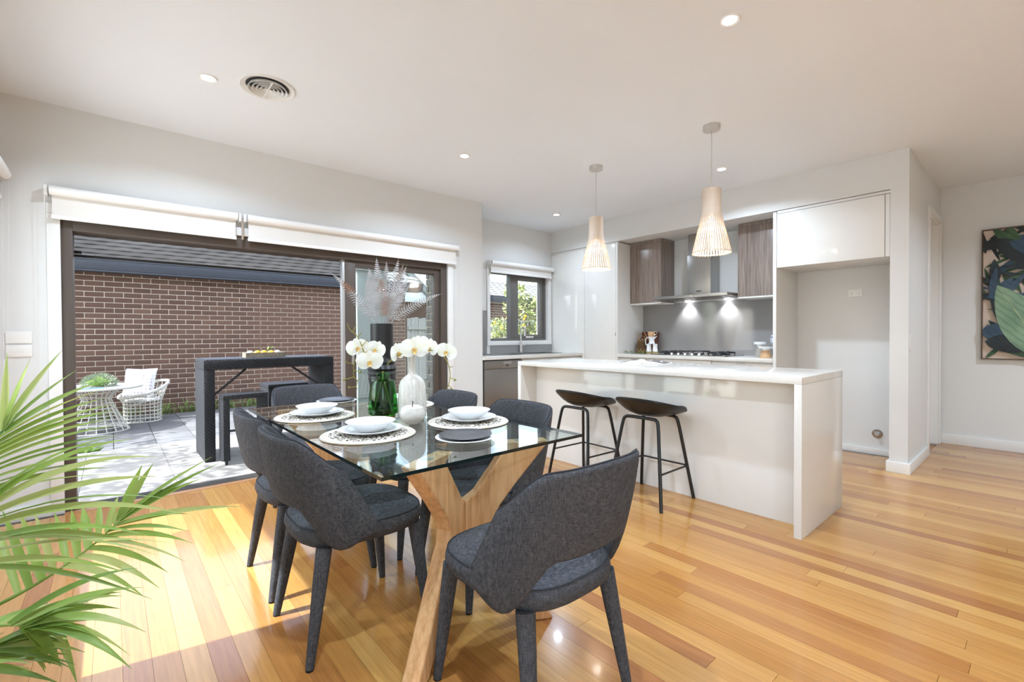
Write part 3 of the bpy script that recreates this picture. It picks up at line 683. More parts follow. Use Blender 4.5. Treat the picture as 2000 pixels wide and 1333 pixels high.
boxthing('sink_cabinet', 'white sink base cabinet beside the dishwasher', 'cabinet', [
    ('body', 'satin', [(-4.84, -4.292, 3.870, 4.983, .10, .735, .001), (-4.36, -4.292, 3.870, 4.983, .735, .880, .001)]),
    ('door', 'satin', [(-4.292, -4.272, 3.872, 4.42, .105, .862, .0015)]), ('door', 'satin', [(-4.292, -4.272, 4.424, 4.981, .105, .862, .0015)]),
    ('handle', 'steel_edge', [(-4.272, -4.262, 4.30, 4.38, .852, .858, 0)]), ('handle', 'steel_edge', [(-4.272, -4.262, 4.46, 4.54, .852, .858, 0)]),
    ('kickboard', 'satin', [(-4.34, -4.32, 3.870, 4.981, 0, .099, 0)])])
t = boxthing('sink_splashback', 'grey glossy splashback strip under the sink window', 'splashback', [
    ('panel', 'splash', [(-4.859, -4.851, 3.82, 4.98, .9235, 1.034, .0)]), ('panel', 'splash', [(-4.859, -4.851, 3.254, 3.758, .9235, 1.50, .0)])])
MB().box(-4.851, -4.842, 3.42, 3.50, 1.28, 1.36, .003).build('outlet', M['switch'], t)
# ---- cooking run
boxthing('cooking_worktop', 'pale stone worktop carrying the gas cooktop', 'worktop', [('slab', 'stone', [(-3.658, -1.792, YB-.002, 5.566, .883, .923, .002)])])
X1, X2 = ony(1293, 705, YB).x, ony(1387, 705, YB).x
boxthing('base_cabinet', 'white two door base cabinet left of the cooktop beside the pantry', 'cabinet', [
    ('body', 'satin', [(-3.656, X1-.003, YB+.045, 5.56, .10, .880, .001)]),
    ('door', 'satin', [(-3.654, -3.345, YB+.024, YB+.044, .105, .862, .0015)]), ('door', 'satin', [(-3.341, X1-.004, YB+.024, YB+.044, .105, .862, .0015)]),
    ('handle', 'steel_edge', [(-3.46, -3.39, YB+.014, YB+.024, .853, .860, 0)]), ('handle', 'steel_edge', [(-3.31, -3.24, YB+.014, YB+.024, .853, .860, 0)]),
    ('kickboard', 'satin', [(-3.654, X1-.004, YB+.08, YB+.10, 0, .098, 0)])], 'white base cabinets of the cooking run')
boxthing('base_cabinet', 'plain fronted white base cabinet directly under the cooktop', 'cabinet', [
    ('body', 'satin', [(X1+.001, X2-.001, YB+.045, 5.56, .10, .880, .001)]), ('front', 'satin', [(X1+.002, X2-.002, YB+.024, YB+.044, .105, .876, .0015)]),
    ('kickboard', 'satin', [(X1+.002, X2-.002, YB+.08, YB+.10, 0, .098, 0)])], 'white base cabinets of the cooking run')
boxthing('base_cabinet', 'white drawer base cabinet right of the cooktop', 'cabinet', [
    ('body', 'satin', [(X2+.003, -1.794, YB+.045, 5.56, .10, .880, .001)]),
    ('drawer', 'satin', [(X2+.004, -1.796, YB+.024, YB+.044, .835, .862, .0015)]), ('drawer', 'satin', [(X2+.004, -1.796, YB+.024, YB+.044, .48, .828, .0015)]), ('drawer', 'satin', [(X2+.004, -1.796, YB+.024, YB+.044, .105, .475, .0015)]),
    ('handle', 'steel_edge', [(-2.15, -2.06, YB+.012, YB+.024, .858, .864, 0)]),
    ('kickboard', 'satin', [(X2+.004, -1.796, YB+.08, YB+.10, 0, .098, 0)])], 'white base cabinets of the cooking run')
boxthing('splashback', 'grey glossy glass splashback behind the cooktop', 'splashback', [('panel', 'splash', [(-3.658, -1.792, 5.568, 5.578, .9235, 1.578, 0)])])
# gas cooktop
t = thing('gas_cooktop', 'stainless five burner gas cooktop with black trivets', 'cooktop', (-2.735, 5.27, .9235))
MB().box(-.45, .45, -.25, .25, 0, .008, .003).build('tray', M['steel'], t, local=True)
for cx, cy, r in ((-.30, .11, .045), (-.30, -.10, .05), (0, .04, .07), (.30, .11, .045), (.30, -.10, .05)):
    MB().lathe([(r, .008), (r, .018), (r*.8, .024), (r*.3, .026)], 22, (cx, cy, 0)).build('burner', M['iron'], t, local=True)
    b = MB(); s = r+.06 if r > .06 else r+.055
    for a in range(4):
        q = a*PI/2
        b.tube([(cx+math.cos(q)*s, cy+math.sin(q)*s, .008), (cx+math.cos(q)*s, cy+math.sin(q)*s, .042), (cx+math.cos(q)*.022, cy+math.sin(q)*.022, .046)], .0065, 6)
    n = 20; b.tube([(cx+math.cos(2*PI*i/n)*s, cy+math.sin(2*PI*i/n)*s, .035+(.012 if r > .06 else 0)) for i in range(n)], .0065, 6, closed=True)
    b.build('trivet', M['iron'], t, local=True)
for i in range(5):
    MB().lathe([(.020, .008), (.019, .030), (.014, .034)], 18, (-.20+.085*i, -.205, 0)).build('knob', M['chrome'], t, local=True)
# wall cabinets
YU = 5.26
def wallcab(label, x0, x1):
    boxthing('wall_cabinet', label, 'wall cabinet', [
        ('body', 'cabwood', [(x0+.002, x1-.002, YU+.021, YW-.002, 1.585, 2.345, .001)]),
        ('door', 'cabwood', [(x0+.002, x1-.002, YU, YU+.019, 1.583, 2.345, .0015)]),
        ('cornice', 'cabwood', [(x0+.002, x1-.002, YU+.008, YW-.002, 2.348, 2.386, .001)]),
        ('underside', 'satin', [(x0+.003, x1-.003, YU+.001, YW-.004, 1.566, 1.582, .001)])], 'grey timber wall cabinets')
wallcab('grey timber wall cabinet left of the range hood beside the pantry', -3.658, ony(1291.5, 500, YU).x)
wallcab('grey timber wall cabinet right of the range hood', ony(1440.5, 500, YU).x, -1.792)
# range hood
t = thing('range_hood', 'stainless steel canopy range hood with lit lamps', 'range hood', (-2.74, 5.33, 1.60))
b = MB(); b.box(-.455, .455, -.25, .238, .0, .034, .003); b.build('canopy', M['steel'], t, local=True)
MB().box(-.145, .145, .005, .236, .034, .53, .001).build('chimney', M['steel'], t, local=True)
MB().box(-.139, .139, .012, .236, .53, .786, .001).build('chimney_sleeve', M['steel'], t, local=True)
for sx in (-.29, -.01, .27): MB().box(sx-.12, sx+.14, -.20, .16, -.004, .001, .001).build('filter', M['alu_grey'], t, local=True)
MB().box(-.03, .03, .0035, .005, .085, .096).build('badge', M['print_dark'], t, local=True)
for i in range(4): MB().tube([(-.05+.03*i, -.2505, .017), (-.05+.03*i, -.253, .017)], .004, 10).build('button', M['steel_edge'] if i != 3 else M['led'], t, local=True)
for sx in (-.24, .255):
    MB().lathe([(.030, -.006), (.030, .0)], 20, (sx, .19, 0)).build('lamp', M['hoodlens'], t, local=True)
    L = bpy.data.lights.new('hood_lamp', 'SPOT'); L.energy = 11; L.spot_size = R_(95); L.spot_blend = .7; L.shadow_soft_size = .02; L.color = (.93, .96, 1)
    lo = bpy.data.objects.new('hood_bulb', L); C.objects.link(lo); lo.parent = t; lo.location = (sx, .19, -.012); lo.rotation_euler = (R_(8), 0, 0)
# fridge housing
boxthing('tall_end_panel', 'tall white end panel between cooktop run and fridge space', 'cabinet panel', [('panel', 'satin', [(-1.790, -1.759, YB-.002, YW-.002, 0, 2.375, .001)])])
boxthing('fridge_cabinet', 'white overhead cabinet above the empty fridge space', 'wall cabinet', [
    ('body', 'satin', [(-1.757, -.877, YB+.022, YW-.002, 1.828, 2.36, .001)]),
    ('door', 'gloss', [(-1.755, -.912, YB+.001, YB+.021, 1.826, 2.355, .0015)]),
    ('filler', 'satin', [(-.908, -.877, YB+.004, YB+.021, 1.826, 2.355, .001)]),
    ('top_filler', 'satin', [(-1.757, -.877, YB+.012, YB+.05, 2.361, 2.385, 0)])])
# ================================================================= ISLAND
IX0, IX1, IY0, IY1 = -3.320, -.905, 2.945, 3.740
boxthing('kitchen_island', 'white stone island bench with waterfall ends', 'island bench', [
    ('worktop', 'stone', [(IX0, IX1, IY0, IY1, .883, .923, .002)]),
    ('waterfall_end', 'stone', [(IX0, IX0+.04, IY0, IY1, .0, .8825, .002)]),
    ('waterfall_end', 'stone', [(IX1-.04, IX1, IY0, IY1, .0, .8825, .002)]),
    ('back_panel', 'gloss', [(IX0+.041, IX1-.041, 3.15, 3.168, .0, .882, .001)]),
    ('cupboards', 'satin', [(IX0+.041, IX1-.041, 3.169, IY1-.03, .0, .882, .001)])])
# open magazine on the island
t = thing('open_magazine', 'open magazine with black and white photos lying on the island', 'magazine', (-2.30, 3.52, .9235), R_(22))
for s in (-1, 1):
    rows = []; bt = []
    for i in range(9):
        f = i/8; x = s*(.004+.205*f); z = .004+.030*math.sin(PI*min(1, f*1.15)**.7)*(1-f*.75)*(1.0 if s < 0 else .8)
        rows.append([(x, -.14, z), (x, .14, z)]); bt.append([(x, -.14, .0005), (x, .14, .0005)])
    b = MB(); b.grid(rows); b.grid(bt)
    for k in (0, 1): b.grid([[r[k] for r in rows], [r[k] for r in bt]])
    b.grid([rows[-1], bt[-1]]); pg = b.build('page_block', M['paper'], t, local=True)
    for (a0, a1, c0, c1) in ((.2, .95, -.12, -.01), (.25, .6, .02, .12), (.66, .96, .02, .12)):
        pr = []
        for i in range(6):
            f = lerp(a0, a1, i/5); x = s*(.004+.205*f); z = .0048+.030*math.sin(PI*min(1, f*1.15)**.7)*(1-f*.75)*(1.0 if s < 0 else .8); pr.append([(x, c0, z), (x, c1, z)])
        MB().grid(pr).build('photo', M['paperphoto'], pg, local=True)
# ================================================================= BAR STOOLS AT THE ISLAND
def make_stool(label, loc, rz):
    t = thing('bar_stool', label, 'bar stool', loc, rz, 'black bar stools at the island')
    # seat shell
    def top(r, q):
        x = .245*r*math.copysign(abs(math.cos(q))**.9, math.cos(q)); y = .215*r*math.copysign(abs(math.sin(q))**.9, math.sin(q))
        back = max(0, -math.sin(q)); side = abs(math.cos(q)); front = max(0, math.sin(q))
        h = .105*back**1.6+.055*side**2*(1-.55*front)+.004
        return x, y, .628+h*r**2.6-.022*front*r**4
    rows = []; rings = [0.02, .2, .4, .6, .75, .87, .95, 1.0]; n = 48
    for r in rings: rows.append([top(r, 2*PI*k/n) for k in range(n)])
    for r in reversed(rings):
        row = []
        for k in range(n):
            q = 2*PI*k/n; x, y, z = top(r, q); e = top(1.0, q)[2]
            row.append((x*(1.015 if r > .9 else 1), y*(1.015 if r > .9 else 1), min(z-.008, .588+(e-.014-.588)*r**2.8)))
        rows.append(row)
    b = MB(); b.grid(rows, closeu=True); b.f.append(tuple(range(n-1, -1, -1))); b.mi.append(0); m0 = (len(rows)-1)*n; b.f.append(tuple(m0+k for k in range(n))); b.mi.append(0)
    b.build('seat', M['black'], t, local=True, smooth=60)
    for sx in (-1, 1):
        for sy in (-1, 1):
            p = [(0.0, sy*.115, .588), (sx*.085, sy*.118, .588), (sx*.122, sy*.122, .582), (sx*.142, sy*.130, .545), (sx*.168, sy*.158, .36), (sx*.215, sy*.212, 0.002)]
            MB().tube(bez(p, 5), .0118, 10).build('leg', M['black_metal'], t, local=True)
    z = .235; k = .182
    pts = [(-k-.004, -k, z), (-k, k, z), (k, k, z), (k+.004, -k, z)]
    MB().tube([pts[0], (-k-.004, k-.02, z), (-k+.02, k+.002, z), (k-.02, k+.002, z), (k+.004, k-.02, z), pts[3]], .0068, 8).build('footrest', M['black_metal'], t, local=True)
    return t
make_stool('black bar stool at the island nearer the camera, right one of the pair', (-1.862, 2.922, 0), 0)
make_stool('black bar stool at the island further back, left one of the pair', (-2.462, 2.918, 0), R_(-2))
# ================================================================= THINGS ON THE COOKING WORKTOP
BZ = .9235
def bx(px, Y): return ony(px, 690, Y).x
x0, x1 = max(-3.655, bx(1241, 5.50)), bx(1283, 5.50)
t = thing('chopping_board', 'dark timber chopping board with pale inlay leaning in the corner', 'chopping board', ((x0+x1)/2, 5.50, BZ))
w2 = (x1-x0)/2; tilt = Matrix.Rotation(R_(-9), 4, 'X')
MB().box(-w2, w2, -.01, .01, 0, .285, .003).xf(tilt).build('board', M['board'], t, local=True)
MB().box(.0, .012, -.0115, -.0098, .0, .285).xf(tilt).build('inlay', M['cork'], t, local=True)
b = MB(); b.prism([(-w2+.02, .283), (-w2+.035, .283), (.002, .165), (.002, .15)], -.0115, -.0098, lambda a, c, d: (a, d, c)); b.xf(tilt).build('inlay', M['cork'], t, local=True)
xb = bx(1251, 5.33)
t = thing('woven_bottle_basket', 'brown woven rattan bottle basket in front of the chopping board', 'basket', (xb, 5.36, BZ))
MB().lathe([(.060, 0), (.068, .03), (.066, .10), (.055, .17), (.048, .20)], 24).build('body', M['basket'], t, local=True)
for k in range(8):
    q = k*PI/4; b = MB(); b.tube([(math.cos(q+f*1.6)*(.070-.020*f), math.sin(q+f*1.6)*(.070-.020*f), .01+.19*f) for f in [i/10 for i in range(11)]], .0028, 5); b.build('strand', M['cork'], t, local=True)
    b = MB(); b.tube([(math.cos(q-f*1.6)*(.070-.020*f), math.sin(q-f*1.6)*(.070-.020*f), .01+.19*f) for f in [i/10 for i in range(11)]], .0028, 5); b.build('strand', M['cork'], t, local=True)
MB().tube([(.05*math.cos(PI*i/12), 0, .20+.03*math.sin(PI*i/12)) for i in range(13)], .003, 6).build('handle', M['cork'], t, local=True)
def cup(px, lab):
    t = thing('ceramic_tumbler', lab, 'cup', (bx(px, 5.30), 5.30, BZ), 0, 'white tumblers under the jug')
    MB().lathe([(.032, 0), (.034, .028)], 24).build('cork_base', M['cork'], t, local=True)
    MB().lathe([(.034, .0285), (.029, .07), (.028, .115), (.031, .128)], 24).build('cup', M['plate'], t, local=True)
cup(1267.5, 'white tumbler with cork base under the jug, nearer the basket'); cup(1279.5, 'white tumbler with cork base under the jug, nearer the cooktop')
xc = bx(1273, 5.30)
t = thing('white_jug', 'white ceramic jug balanced on two tumblers', 'jug', (xc, 5.30, BZ+.129))
MB().lathe([(.042, 0), (.036, .02), (.030, .045), (.040, .075), (.052, .092), (.048, .092), (.026, .045), (.03, .01)], 26).build('body', M['plate'], t, local=True)
MB().tube(bez([(-.038, 0, .075), (-.075, 0, .078), (-.092, 0, .04), (-.088, 0, .0), (-.082, 0, -.02)], 5), .0055, 8).build('handle', M['plate'], t, local=True)
b = MB(); b.add([(.045, -.018, .085), (.082, 0, .104), (.045, .018, .085), (.04, 0, .06)], [(0, 1, 2), (0, 3, 1), (1, 3, 2), (0, 2, 3)]); b.build('spout', M['plate'], t, local=True)
t = thing('wooden_cup', 'small pale wooden cup with wire handle on top of the jug', 'cup', (xc-.006, 5.30, BZ+.129+.0925))
MB().lathe([(.036, 0), (.043, .03), (.043, .058), (.038, .066)], 24).build('cup', M['cork'], t, local=True)
MB().tube([(.058+.022*math.cos(2*PI*i/18), 0, .045+.022*math.sin(2*PI*i/18)) for i in range(18)], .0028, 6, closed=True).build('handle', M['chrome'], t, local=True)
rg = random.Random(5)
for i in range(6):
    b = MB(); cx = bx(1225+11*i, 5.10)
    for k in range(7):
        p = Vector((cx, 5.10+rg.uniform(-.03, .03), BZ+.004)); d = Vector((rg.uniform(-1, 1), rg.uniform(-.5, .5), 0)).normalized()*rg.uniform(.04, .09); h = rg.uniform(.01, .045)
        e = p+d+Vector((0, 0, h*.3)); mid = p+d*.5+Vector((0, 0, h)); n = Vector((-d.y, d.x, 0)).normalized()
        b.tube([p, mid, e], [.0014, .0014, .0006], 4)
        for f in (.25, .4, .55, .7, .85):
            q = (p*(1-f)**2+mid*2*f*(1-f)+e*f*f)
            for s in (-1, 1):
                tip = q+n*s*.016+d*.10+Vector((0, 0, .004)); b.add([q-d*.03, tip, q+d*.05], [(0, 1, 2)])
    tag(b.build('fern_sprig', M['grass'], smooth=0), 'bright green fern sprig on the worktop, '+('beside the pantry', 'left of the basket', 'in front of the basket', 'right of the basket', 'in front of the tumblers', 'nearest the cooktop')[i], 'sprig', 'fern sprigs on the worktop')
def stand(px, Y, h, r, lab, bodym):
    t = thing('candle_stand', lab, 'candle holder', (bx(px, Y), Y, BZ), 0, 'flat topped candle stands')
    MB().lathe([(r, 0), (r*.66, h*.68)], 24).build('foot', M[bodym], t, local=True)
    MB().lathe([(r*.60, h*.681), (r*.62, h*.80), (r*1.15, h*.84), (r*1.2, h), (r*1.05, h)], 26).build('dish', M['plate'], t, local=True)
stand(1484.5, 5.30, .165, .052, 'taller grey flat topped candle stand right of the cooktop', 'concrete')
stand(1495.5, 5.12, .118, .058, 'shorter tan flat topped candle stand right of the cooktop', 'cork')
t = thing('patterned_jar', 'blue and white patterned jar beside the tall end panel', 'jar', (-1.875, 5.36, BZ))
MB().lathe([(.045, 0), (.055, .03), (.05, .10), (.035, .115)], 24).build('base', M['darkplate'], t, local=True)
MB().lathe([(.030, .115), (.068, .15), (.076, .19), (.062, .235), (.028, .25)], 26).build('body', M['china'], t, local=True)
# ---- picture on the far wall
px0 = ony(1917, 570, 6.69).x; pz0, pz1 = .905, 2.21; pwid = .98
t = thing('leaf_picture', 'large framed print of dark tropical leaves on the far wall', 'picture', (px0+pwid/2, 6.685, pz0))
hw, hh = pwid/2, pz1-pz0
b = MB(); b.box(-hw, hw, -.018, .023, 0, .012).box(-hw, hw, -.018, .023, hh-.012, hh).box(-hw, -hw+.012, -.018, .023, .012, hh-.012).box(hw-.012, hw, -.018, .023, .012, hh-.012)
M['frame'] = plain('bronze_frame', srgb(96, 76, 62), .4, metal=.4, var=.1); b.build('frame', M['frame'], t, local=True, smooth=0)
M['blush'] = plain('print_blush', srgb(214, 196, 180), .7, var=.04); MB().box(-hw+.012, hw-.012, -.008, .020, .012, hh-.012).build('canvas', M['blush'], t, local=True, smooth=0)
def lg(n, c1, c2):
    tt = NT(n); v = coords(tt, 'Object'); wv = tt.n('ShaderNodeTexWave'); wv.bands_direction = 'DIAGONAL'; wv.inputs['Scale'].default_value = 9; wv.inputs['Distortion'].default_value = 3; tt.l(v, wv.inputs['Vector'])
    c = mixc(tt, .5, ramp(tt, noise(tt, v, 5, 3), [(.3, c1), (.7, c2)]), ramp(tt, wv.outputs['Fac'], [(.05, (.45, .5, .5, 1)), (.3, (1, 1, 1, 1))]), 'MULTIPLY'); princ(tt, c, .6); return tt.m
LG = [lg('print_dark_leaf', srgb(24, 30, 34), srgb(40, 54, 60)), lg('print_fern_leaf', srgb(44, 72, 54), srgb(72, 104, 72)), lg('print_blue_leaf', srgb(40, 60, 82), srgb(66, 92, 112)), lg('print_banana_leaf', srgb(104, 138, 112), srgb(144, 172, 142)), lg('print_midrib', srgb(150, 170, 130), srgb(176, 190, 150))]
layer = [0]
def leaf(x, z, ang, L, W, mi):
    layer[0] += 1; d = -.0082-.0002*layer[0]; ca, sa = math.cos(ang), math.sin(ang); pts = []; n = 12
    for i in range(n+1):
        f = i/n; pts.append((f*L, W*math.sin(PI*f**.8)**.8))
    for i in range(n-1, 0, -1):
        f = i/n; pts.append((f*L, -W*math.sin(PI*f**.8)**.8))
    P2 = [(x+a*ca-c*sa, z+a*sa+c*ca) for a, c in pts]
    lo, hi = -hw+.0125, hw-.0125
    P2 = [(min(hi, max(lo, a)), min(hh-.0125, max(.0125, c))) for a, c in P2]
    b = MB(); b.add([(a, d, c) for a, c in P2], [tuple(range(len(P2)))]); b.build('printed_leaf', LG[mi], t, local=True, smooth=0)
rg = random.Random(3)
def palmprint(x, z, ang, L, n, mi, sp=.9):
    for i in range(n):
        f = (i+.5)/n; cx, cz = x+math.cos(ang)*L*f, z+math.sin(ang)*L*f
        for s in (-1, 1): leaf(cx, cz, ang+s*sp*(1-.35*f), L*.34*(1-.45*f), L*.020, mi)
palmprint(-.48, 1.22, -.35, .75, 9, 0); palmprint(-.5, .94, -.45, .70, 10, 1); palmprint(.45, 1.1, 2.6, .7, 9, 1); palmprint(-.4, .12, .6, .6, 8, 2); palmprint(.05, .10, 1.3, .8, 10, 0); palmprint(.45, .5, 2.9, .6, 9, 2)
for i in range(60):
    leaf(rg.uniform(-.49, .05), rg.uniform(.0, 1.28), rg.uniform(-.5, 1.1)+(0 if i % 2 else 2.3), rg.uniform(.16, .30), rg.uniform(.014, .034), (0, 1, 0, 2, 1, 0, 0)[i % 7])
for i in range(26):
    leaf(rg.uniform(-.48, .40), rg.uniform(.05, 1.25), rg.uniform(-.6, 1.2)+(0 if i % 2 else 2.2), rg.uniform(.22, .40), rg.uniform(.022, .045), (0, 1, 0, 2, 1, 0)[i % 6])
for a in ((-.40, 1.20, -.75, .55, .085, 0), (-.30, 1.16, -.5, .5, .075, 2), (-.24, .82, 1.25, .0, .0, 0), (-.42, .62, 1.45, .30, .028, 2), (-.36, .60, .95, .30, .03, 2), (-.26, .58, .6, .30, .03, 2), (-.50, .30, -.25, .45, .10, 2), (-.46, .18, -.1, .4, .09, 0), (-.03, .02, 2.02, .80, .17, 3), (-.1, .98, .9, .40, .14, 3), (.0, .78, .35, .5, .11, 0), (.1, .9, .0, .42, .13, 3), (.2, .3, 1.1, .6, .14, 3), (.02, .55, -.5, .45, .05, 0)):
    if a[3] > 0:
        leaf(*a)
        if a[4] > .1: leaf(a[0], a[1], a[2], a[3]*.97, .006, 4)
# ================================================================= DINING CHAIRS
def chair_meshes():
    out = {}
    # seat pad: rings of a rounded outline
    def outline(k, n=56):
        q = 2*PI*k/n; c, s = math.cos(q), math.sin(q)
        x = math.copysign(abs(c)**.62, c); y = math.copysign(abs(s)**.66, s)
        return x*(.232+.012*y), .012+.252*y
    n = 56; rows = []
    prof = [(.30, .388), (.72, .386), (.90, .392), (.97, .405), (1.0, .428), (.992, .448), (.965, .463), (.90, .473), (.7, .481), (.4, .485), (.1, .486)]
    for sc, z in prof: rows.append([(outline(k)[0]*sc, .01+(outline(k)[1]-.01)*sc, z) for k in range(n)])
    b = MB(); b.grid(rows, closeu=True); b.f += [tuple(range(n-1, -1, -1)), tuple((len(prof)-1)*n+k for k in range(n))]; b.mi += [0, 0]
    out['seat'] = b.mesh('seat', M['fabric'], 50)
    b = MB(); b.tube([(outline(k)[0]*.968, .01+(outline(k)[1]-.01)*.968, .464) for k in range(n)], .0022, 5, closed=True); out['seat_seam'] = b.mesh('seat_seam', M['seam'], 50)
    # back shell
    def sstep(a, b2, v): v = min(1, max(0, (v-a)/(b2-a))); return v*v*(3-2*v)
    def surf(u, v):
        au = abs(u)
        zb = .392+.165*(1-sstep(.36, .70, au))+.034*sstep(.74, 1.0, au)
        zt = .818-.012*au**2-.12*max(0, (au-.55)/.45)**2.6
        z = lerp(zb, zt, v); h = (z-.39)/.45
        xe = lerp(.243, .226, h); ye = lerp(.055, -.205, h); yc = lerp(-.243, -.322, h)
        q = u*PI/2
        x = xe*math.copysign(abs(math.sin(q))**.80, q); y = ye-(ye-yc)*abs(math.cos(q))**.62
        return Vector((x, y, z))
    T = .019; nu = 44; mv = 15; rows = []
    us = [math.sin(PI/2*(-1+2*i/nu)) for i in range(nu+1)]
    for u in us:
        loop = []
        tt = T*max(.03, (1-abs(u)**9))**.5
        for k in range(2*mv):
            a = 2*PI*k/(2*mv); v = .5-.5*math.cos(a)*(abs(math.cos(a))**.15 if abs(math.cos(a)) > 1e-6 else 1); sg = math.copysign(abs(math.sin(a))**.45, math.sin(a)) if abs(math.sin(a)) > 1e-9 else 0
            e = .01; u0 = max(-.999, min(.999, u)); v0 = max(.01, min(.99, v))
            du = surf(min(1, u0+e), v0)-surf(max(-1, u0-e), v0); dv = surf(u0, min(1, v0+e))-surf(u0, max(0, v0-e))
            nn = du.cross(dv); nn.normalize()
            loop.append(surf(u, v)+nn*sg*tt)
        rows.append(loop)
    b = MB(); b.grid(rows, closeu=True); L = 2*mv
    b.f += [tuple(range(L)), tuple(nu*L+k for k in range(L))]; b.mi += [0, 0]
    out['back'] = b.mesh('backrest', M['fabric'], 60)
    # piping around the rim of the back
    path = [surf(1*max(-.999, min(.999, x)), 1) for x in us]
    b = MB(); b.tube([p+Vector((0, 0, .0)) for p in path], .0030, 5); out['back_seam'] = b.mesh('back_seam', M['seam'], 50)
    for nm, p0, p1 in (('f', (.182, .195, .402), (.214, .236, .006)), ('b', (.178, -.170, .402), (.214, -.236, .006))):
        for s in (-1, 1):
            a = Vector((s*p0[0], p0[1], p0[2])); c = Vector((s*p1[0], p1[1], p1[2])); b = MB()
            b.tube([a, a.lerp(c, .3), a.lerp(c, .7), c], [.0285, .0255, .0195, .0145], 16); out['leg'+nm+str(s)] = b.mesh('leg', M['fabric'], 50)
            b = MB(); b.lathe([(.014, 0), (.014, .008)], 12, (c.x, c.y, 0)); out['glide'+nm+str(s)] = b.mesh('glide', M['rubber'], 40)
    return out
CM = chair_meshes()
def make_chair(label, loc, rz):
    t = thing('dining_chair', label, 'chair', loc, rz, 'charcoal dining chairs around the glass table')
    s = link_mesh('seat', CM['seat'], t); link_mesh('seam', CM['seat_seam'], s)
    s = link_mesh('backrest', CM['back'], t); link_mesh('seam', CM['back_seam'], s)
    for k in ('f', 'b'):
        for sg in (-1, 1):
            l = link_mesh('leg', CM['leg%s%d' % (k, sg)], t); link_mesh('glide', CM['glide%s%d' % (k, sg)], l)
    return t
make_chair('charcoal fabric dining chair at the near end of the table, back to the camera', (-1.117, 1.042, 0), PI/2)
make_chair('charcoal fabric dining chair on the palm side, nearer the camera', (-1.895, .748, 0), 0)
make_chair('charcoal fabric dining chair on the palm side, nearer the sliding door', (-2.440, .758, 0), 0)
make_chair('charcoal fabric dining chair on the island side, nearer the bar stools', (-1.800, 1.362, 0), PI)
make_chair('charcoal fabric dining chair on the island side, nearer the sliding door', (-2.425, 1.366, 0), PI)
make_chair('charcoal fabric dining chair at the far end of the table, back to the sliding door', (-3.215, 1.05, 0), -PI/2)
# ================================================================= DINING TABLE
TX0, TX1, TY0, TY1, TZ = -3.035, -1.283, .598, 1.502, .752
t = thing('dining_table', 'glass topped dining table on angular oak trestles', 'table', ((TX0+TX1)/2, 1.05, 0))
# glass sheet with dark ground edge
b = MB(); b.box(TX0, TX1, TY0, TY1, TZ-.012, TZ); b.mi = [0, 0, 1, 1, 1, 1]; b.build('glass_top', [M['tableglass'], M['glassedge']], t, smooth=0)
prof = [(0, .40), (0, .515), (.012, .520), (.05, .545), (.155, .690), (.170, .712), (.115, .738), (.355, .738), (.345, .722), (.205, .560), (.150, .490), (.132, .445), (.140, .400), (.372, .0), (.300, .0), (.06, .345), (.02, .385)]
def trestle(seam_x, sgn):
    for sy in (-1, 1):
        d = Vector((sgn*.165, sy*.32, 0)).normalized(); n = Vector((-d.y, d.x, 0))
        b = MB(); o0 = Vector((seam_x, 1.05+sy*.003, 0))
        poly = prof
        b.prism(poly, -.034, .034, lambda a, c, e: tuple(o0+d*a+n*e*(1.0 if a > .02 else .86)+Vector((0, 0, c))))
        me = b.build('trestle_leg', M['oak'], t, smooth=20)
        bm = bmesh.new(); bm.from_mesh(me.data); bmesh.ops.triangulate(bm, faces=[f for f in bm.faces if len(f.verts) > 4]); bm.to_mesh(me.data); bm.free()
        md = me.modifiers.new('soft_edge', 'BEVEL'); md.width = .006; md.segments = 2; md.limit_method = 'ANGLE'; md.angle_limit = R_(40)
        p = o0+d*.24; MB().lathe([(.022, .7385), (.022, .7398)], 20, (p.x, p.y, 0)).build('glass_pad', M['steel_edge'], t)
trestle(-1.528, 1); trestle(-2.790, -1)
# ================================================================= TABLE SETTINGS
TT = TZ+.0006
def lathe_mesh(nm, prof, mat, seg=48): return MB().lathe(prof, seg, capt=False).mesh(nm, M[mat], 40)
PM = lathe_mesh('placemat', [(.001, 0), (.190, 0), (.195, .003), (.190, .0065), (.001, .0055)], 'placemat', 64)
PL = lathe_mesh('dinner_plate', [(.001, .002), (.070, .002), (.075, 0), (.080, .003), (.128, .017), (.132, .0195), (.129, .0205), (.082, .0075), (.070, .006), (.001, .006)], 'plate', 64)
PS = lathe_mesh('side_plate', [(.001, .002), (.062, .002), (.066, 0), (.070, .003), (.104, .012), (.107, .0135), (.103, .0145), (.072, .007), (.001, .0065)], 'darkplate', 64)
BW = lathe_mesh('bowl', [(.001, .002), (.045, .002), (.048, 0), (.052, .004), (.078, .022), (.100, .040), (.103, .043), (.100, .0435), (.075, .026), (.048, .008), (.001, .007)], 'plate', 64)
WP = lathe_mesh('dinner_plate', [(.001, .002), (.055, .002), (.060, 0), (.064, .003), (.116, .013), (.120, .0145), (.117, .0155), (.066, .0065), (.001, .006)], 'plate', 64)
setts = [(-1.880, .822, 'in the palm side setting nearer the camera'), (-2.492, .800, 'in the palm side setting nearer the sliding door'), (-1.832, 1.303, 'in the island side setting nearer the camera'), (-2.545, 1.318, 'in the island side setting behind the vases')]
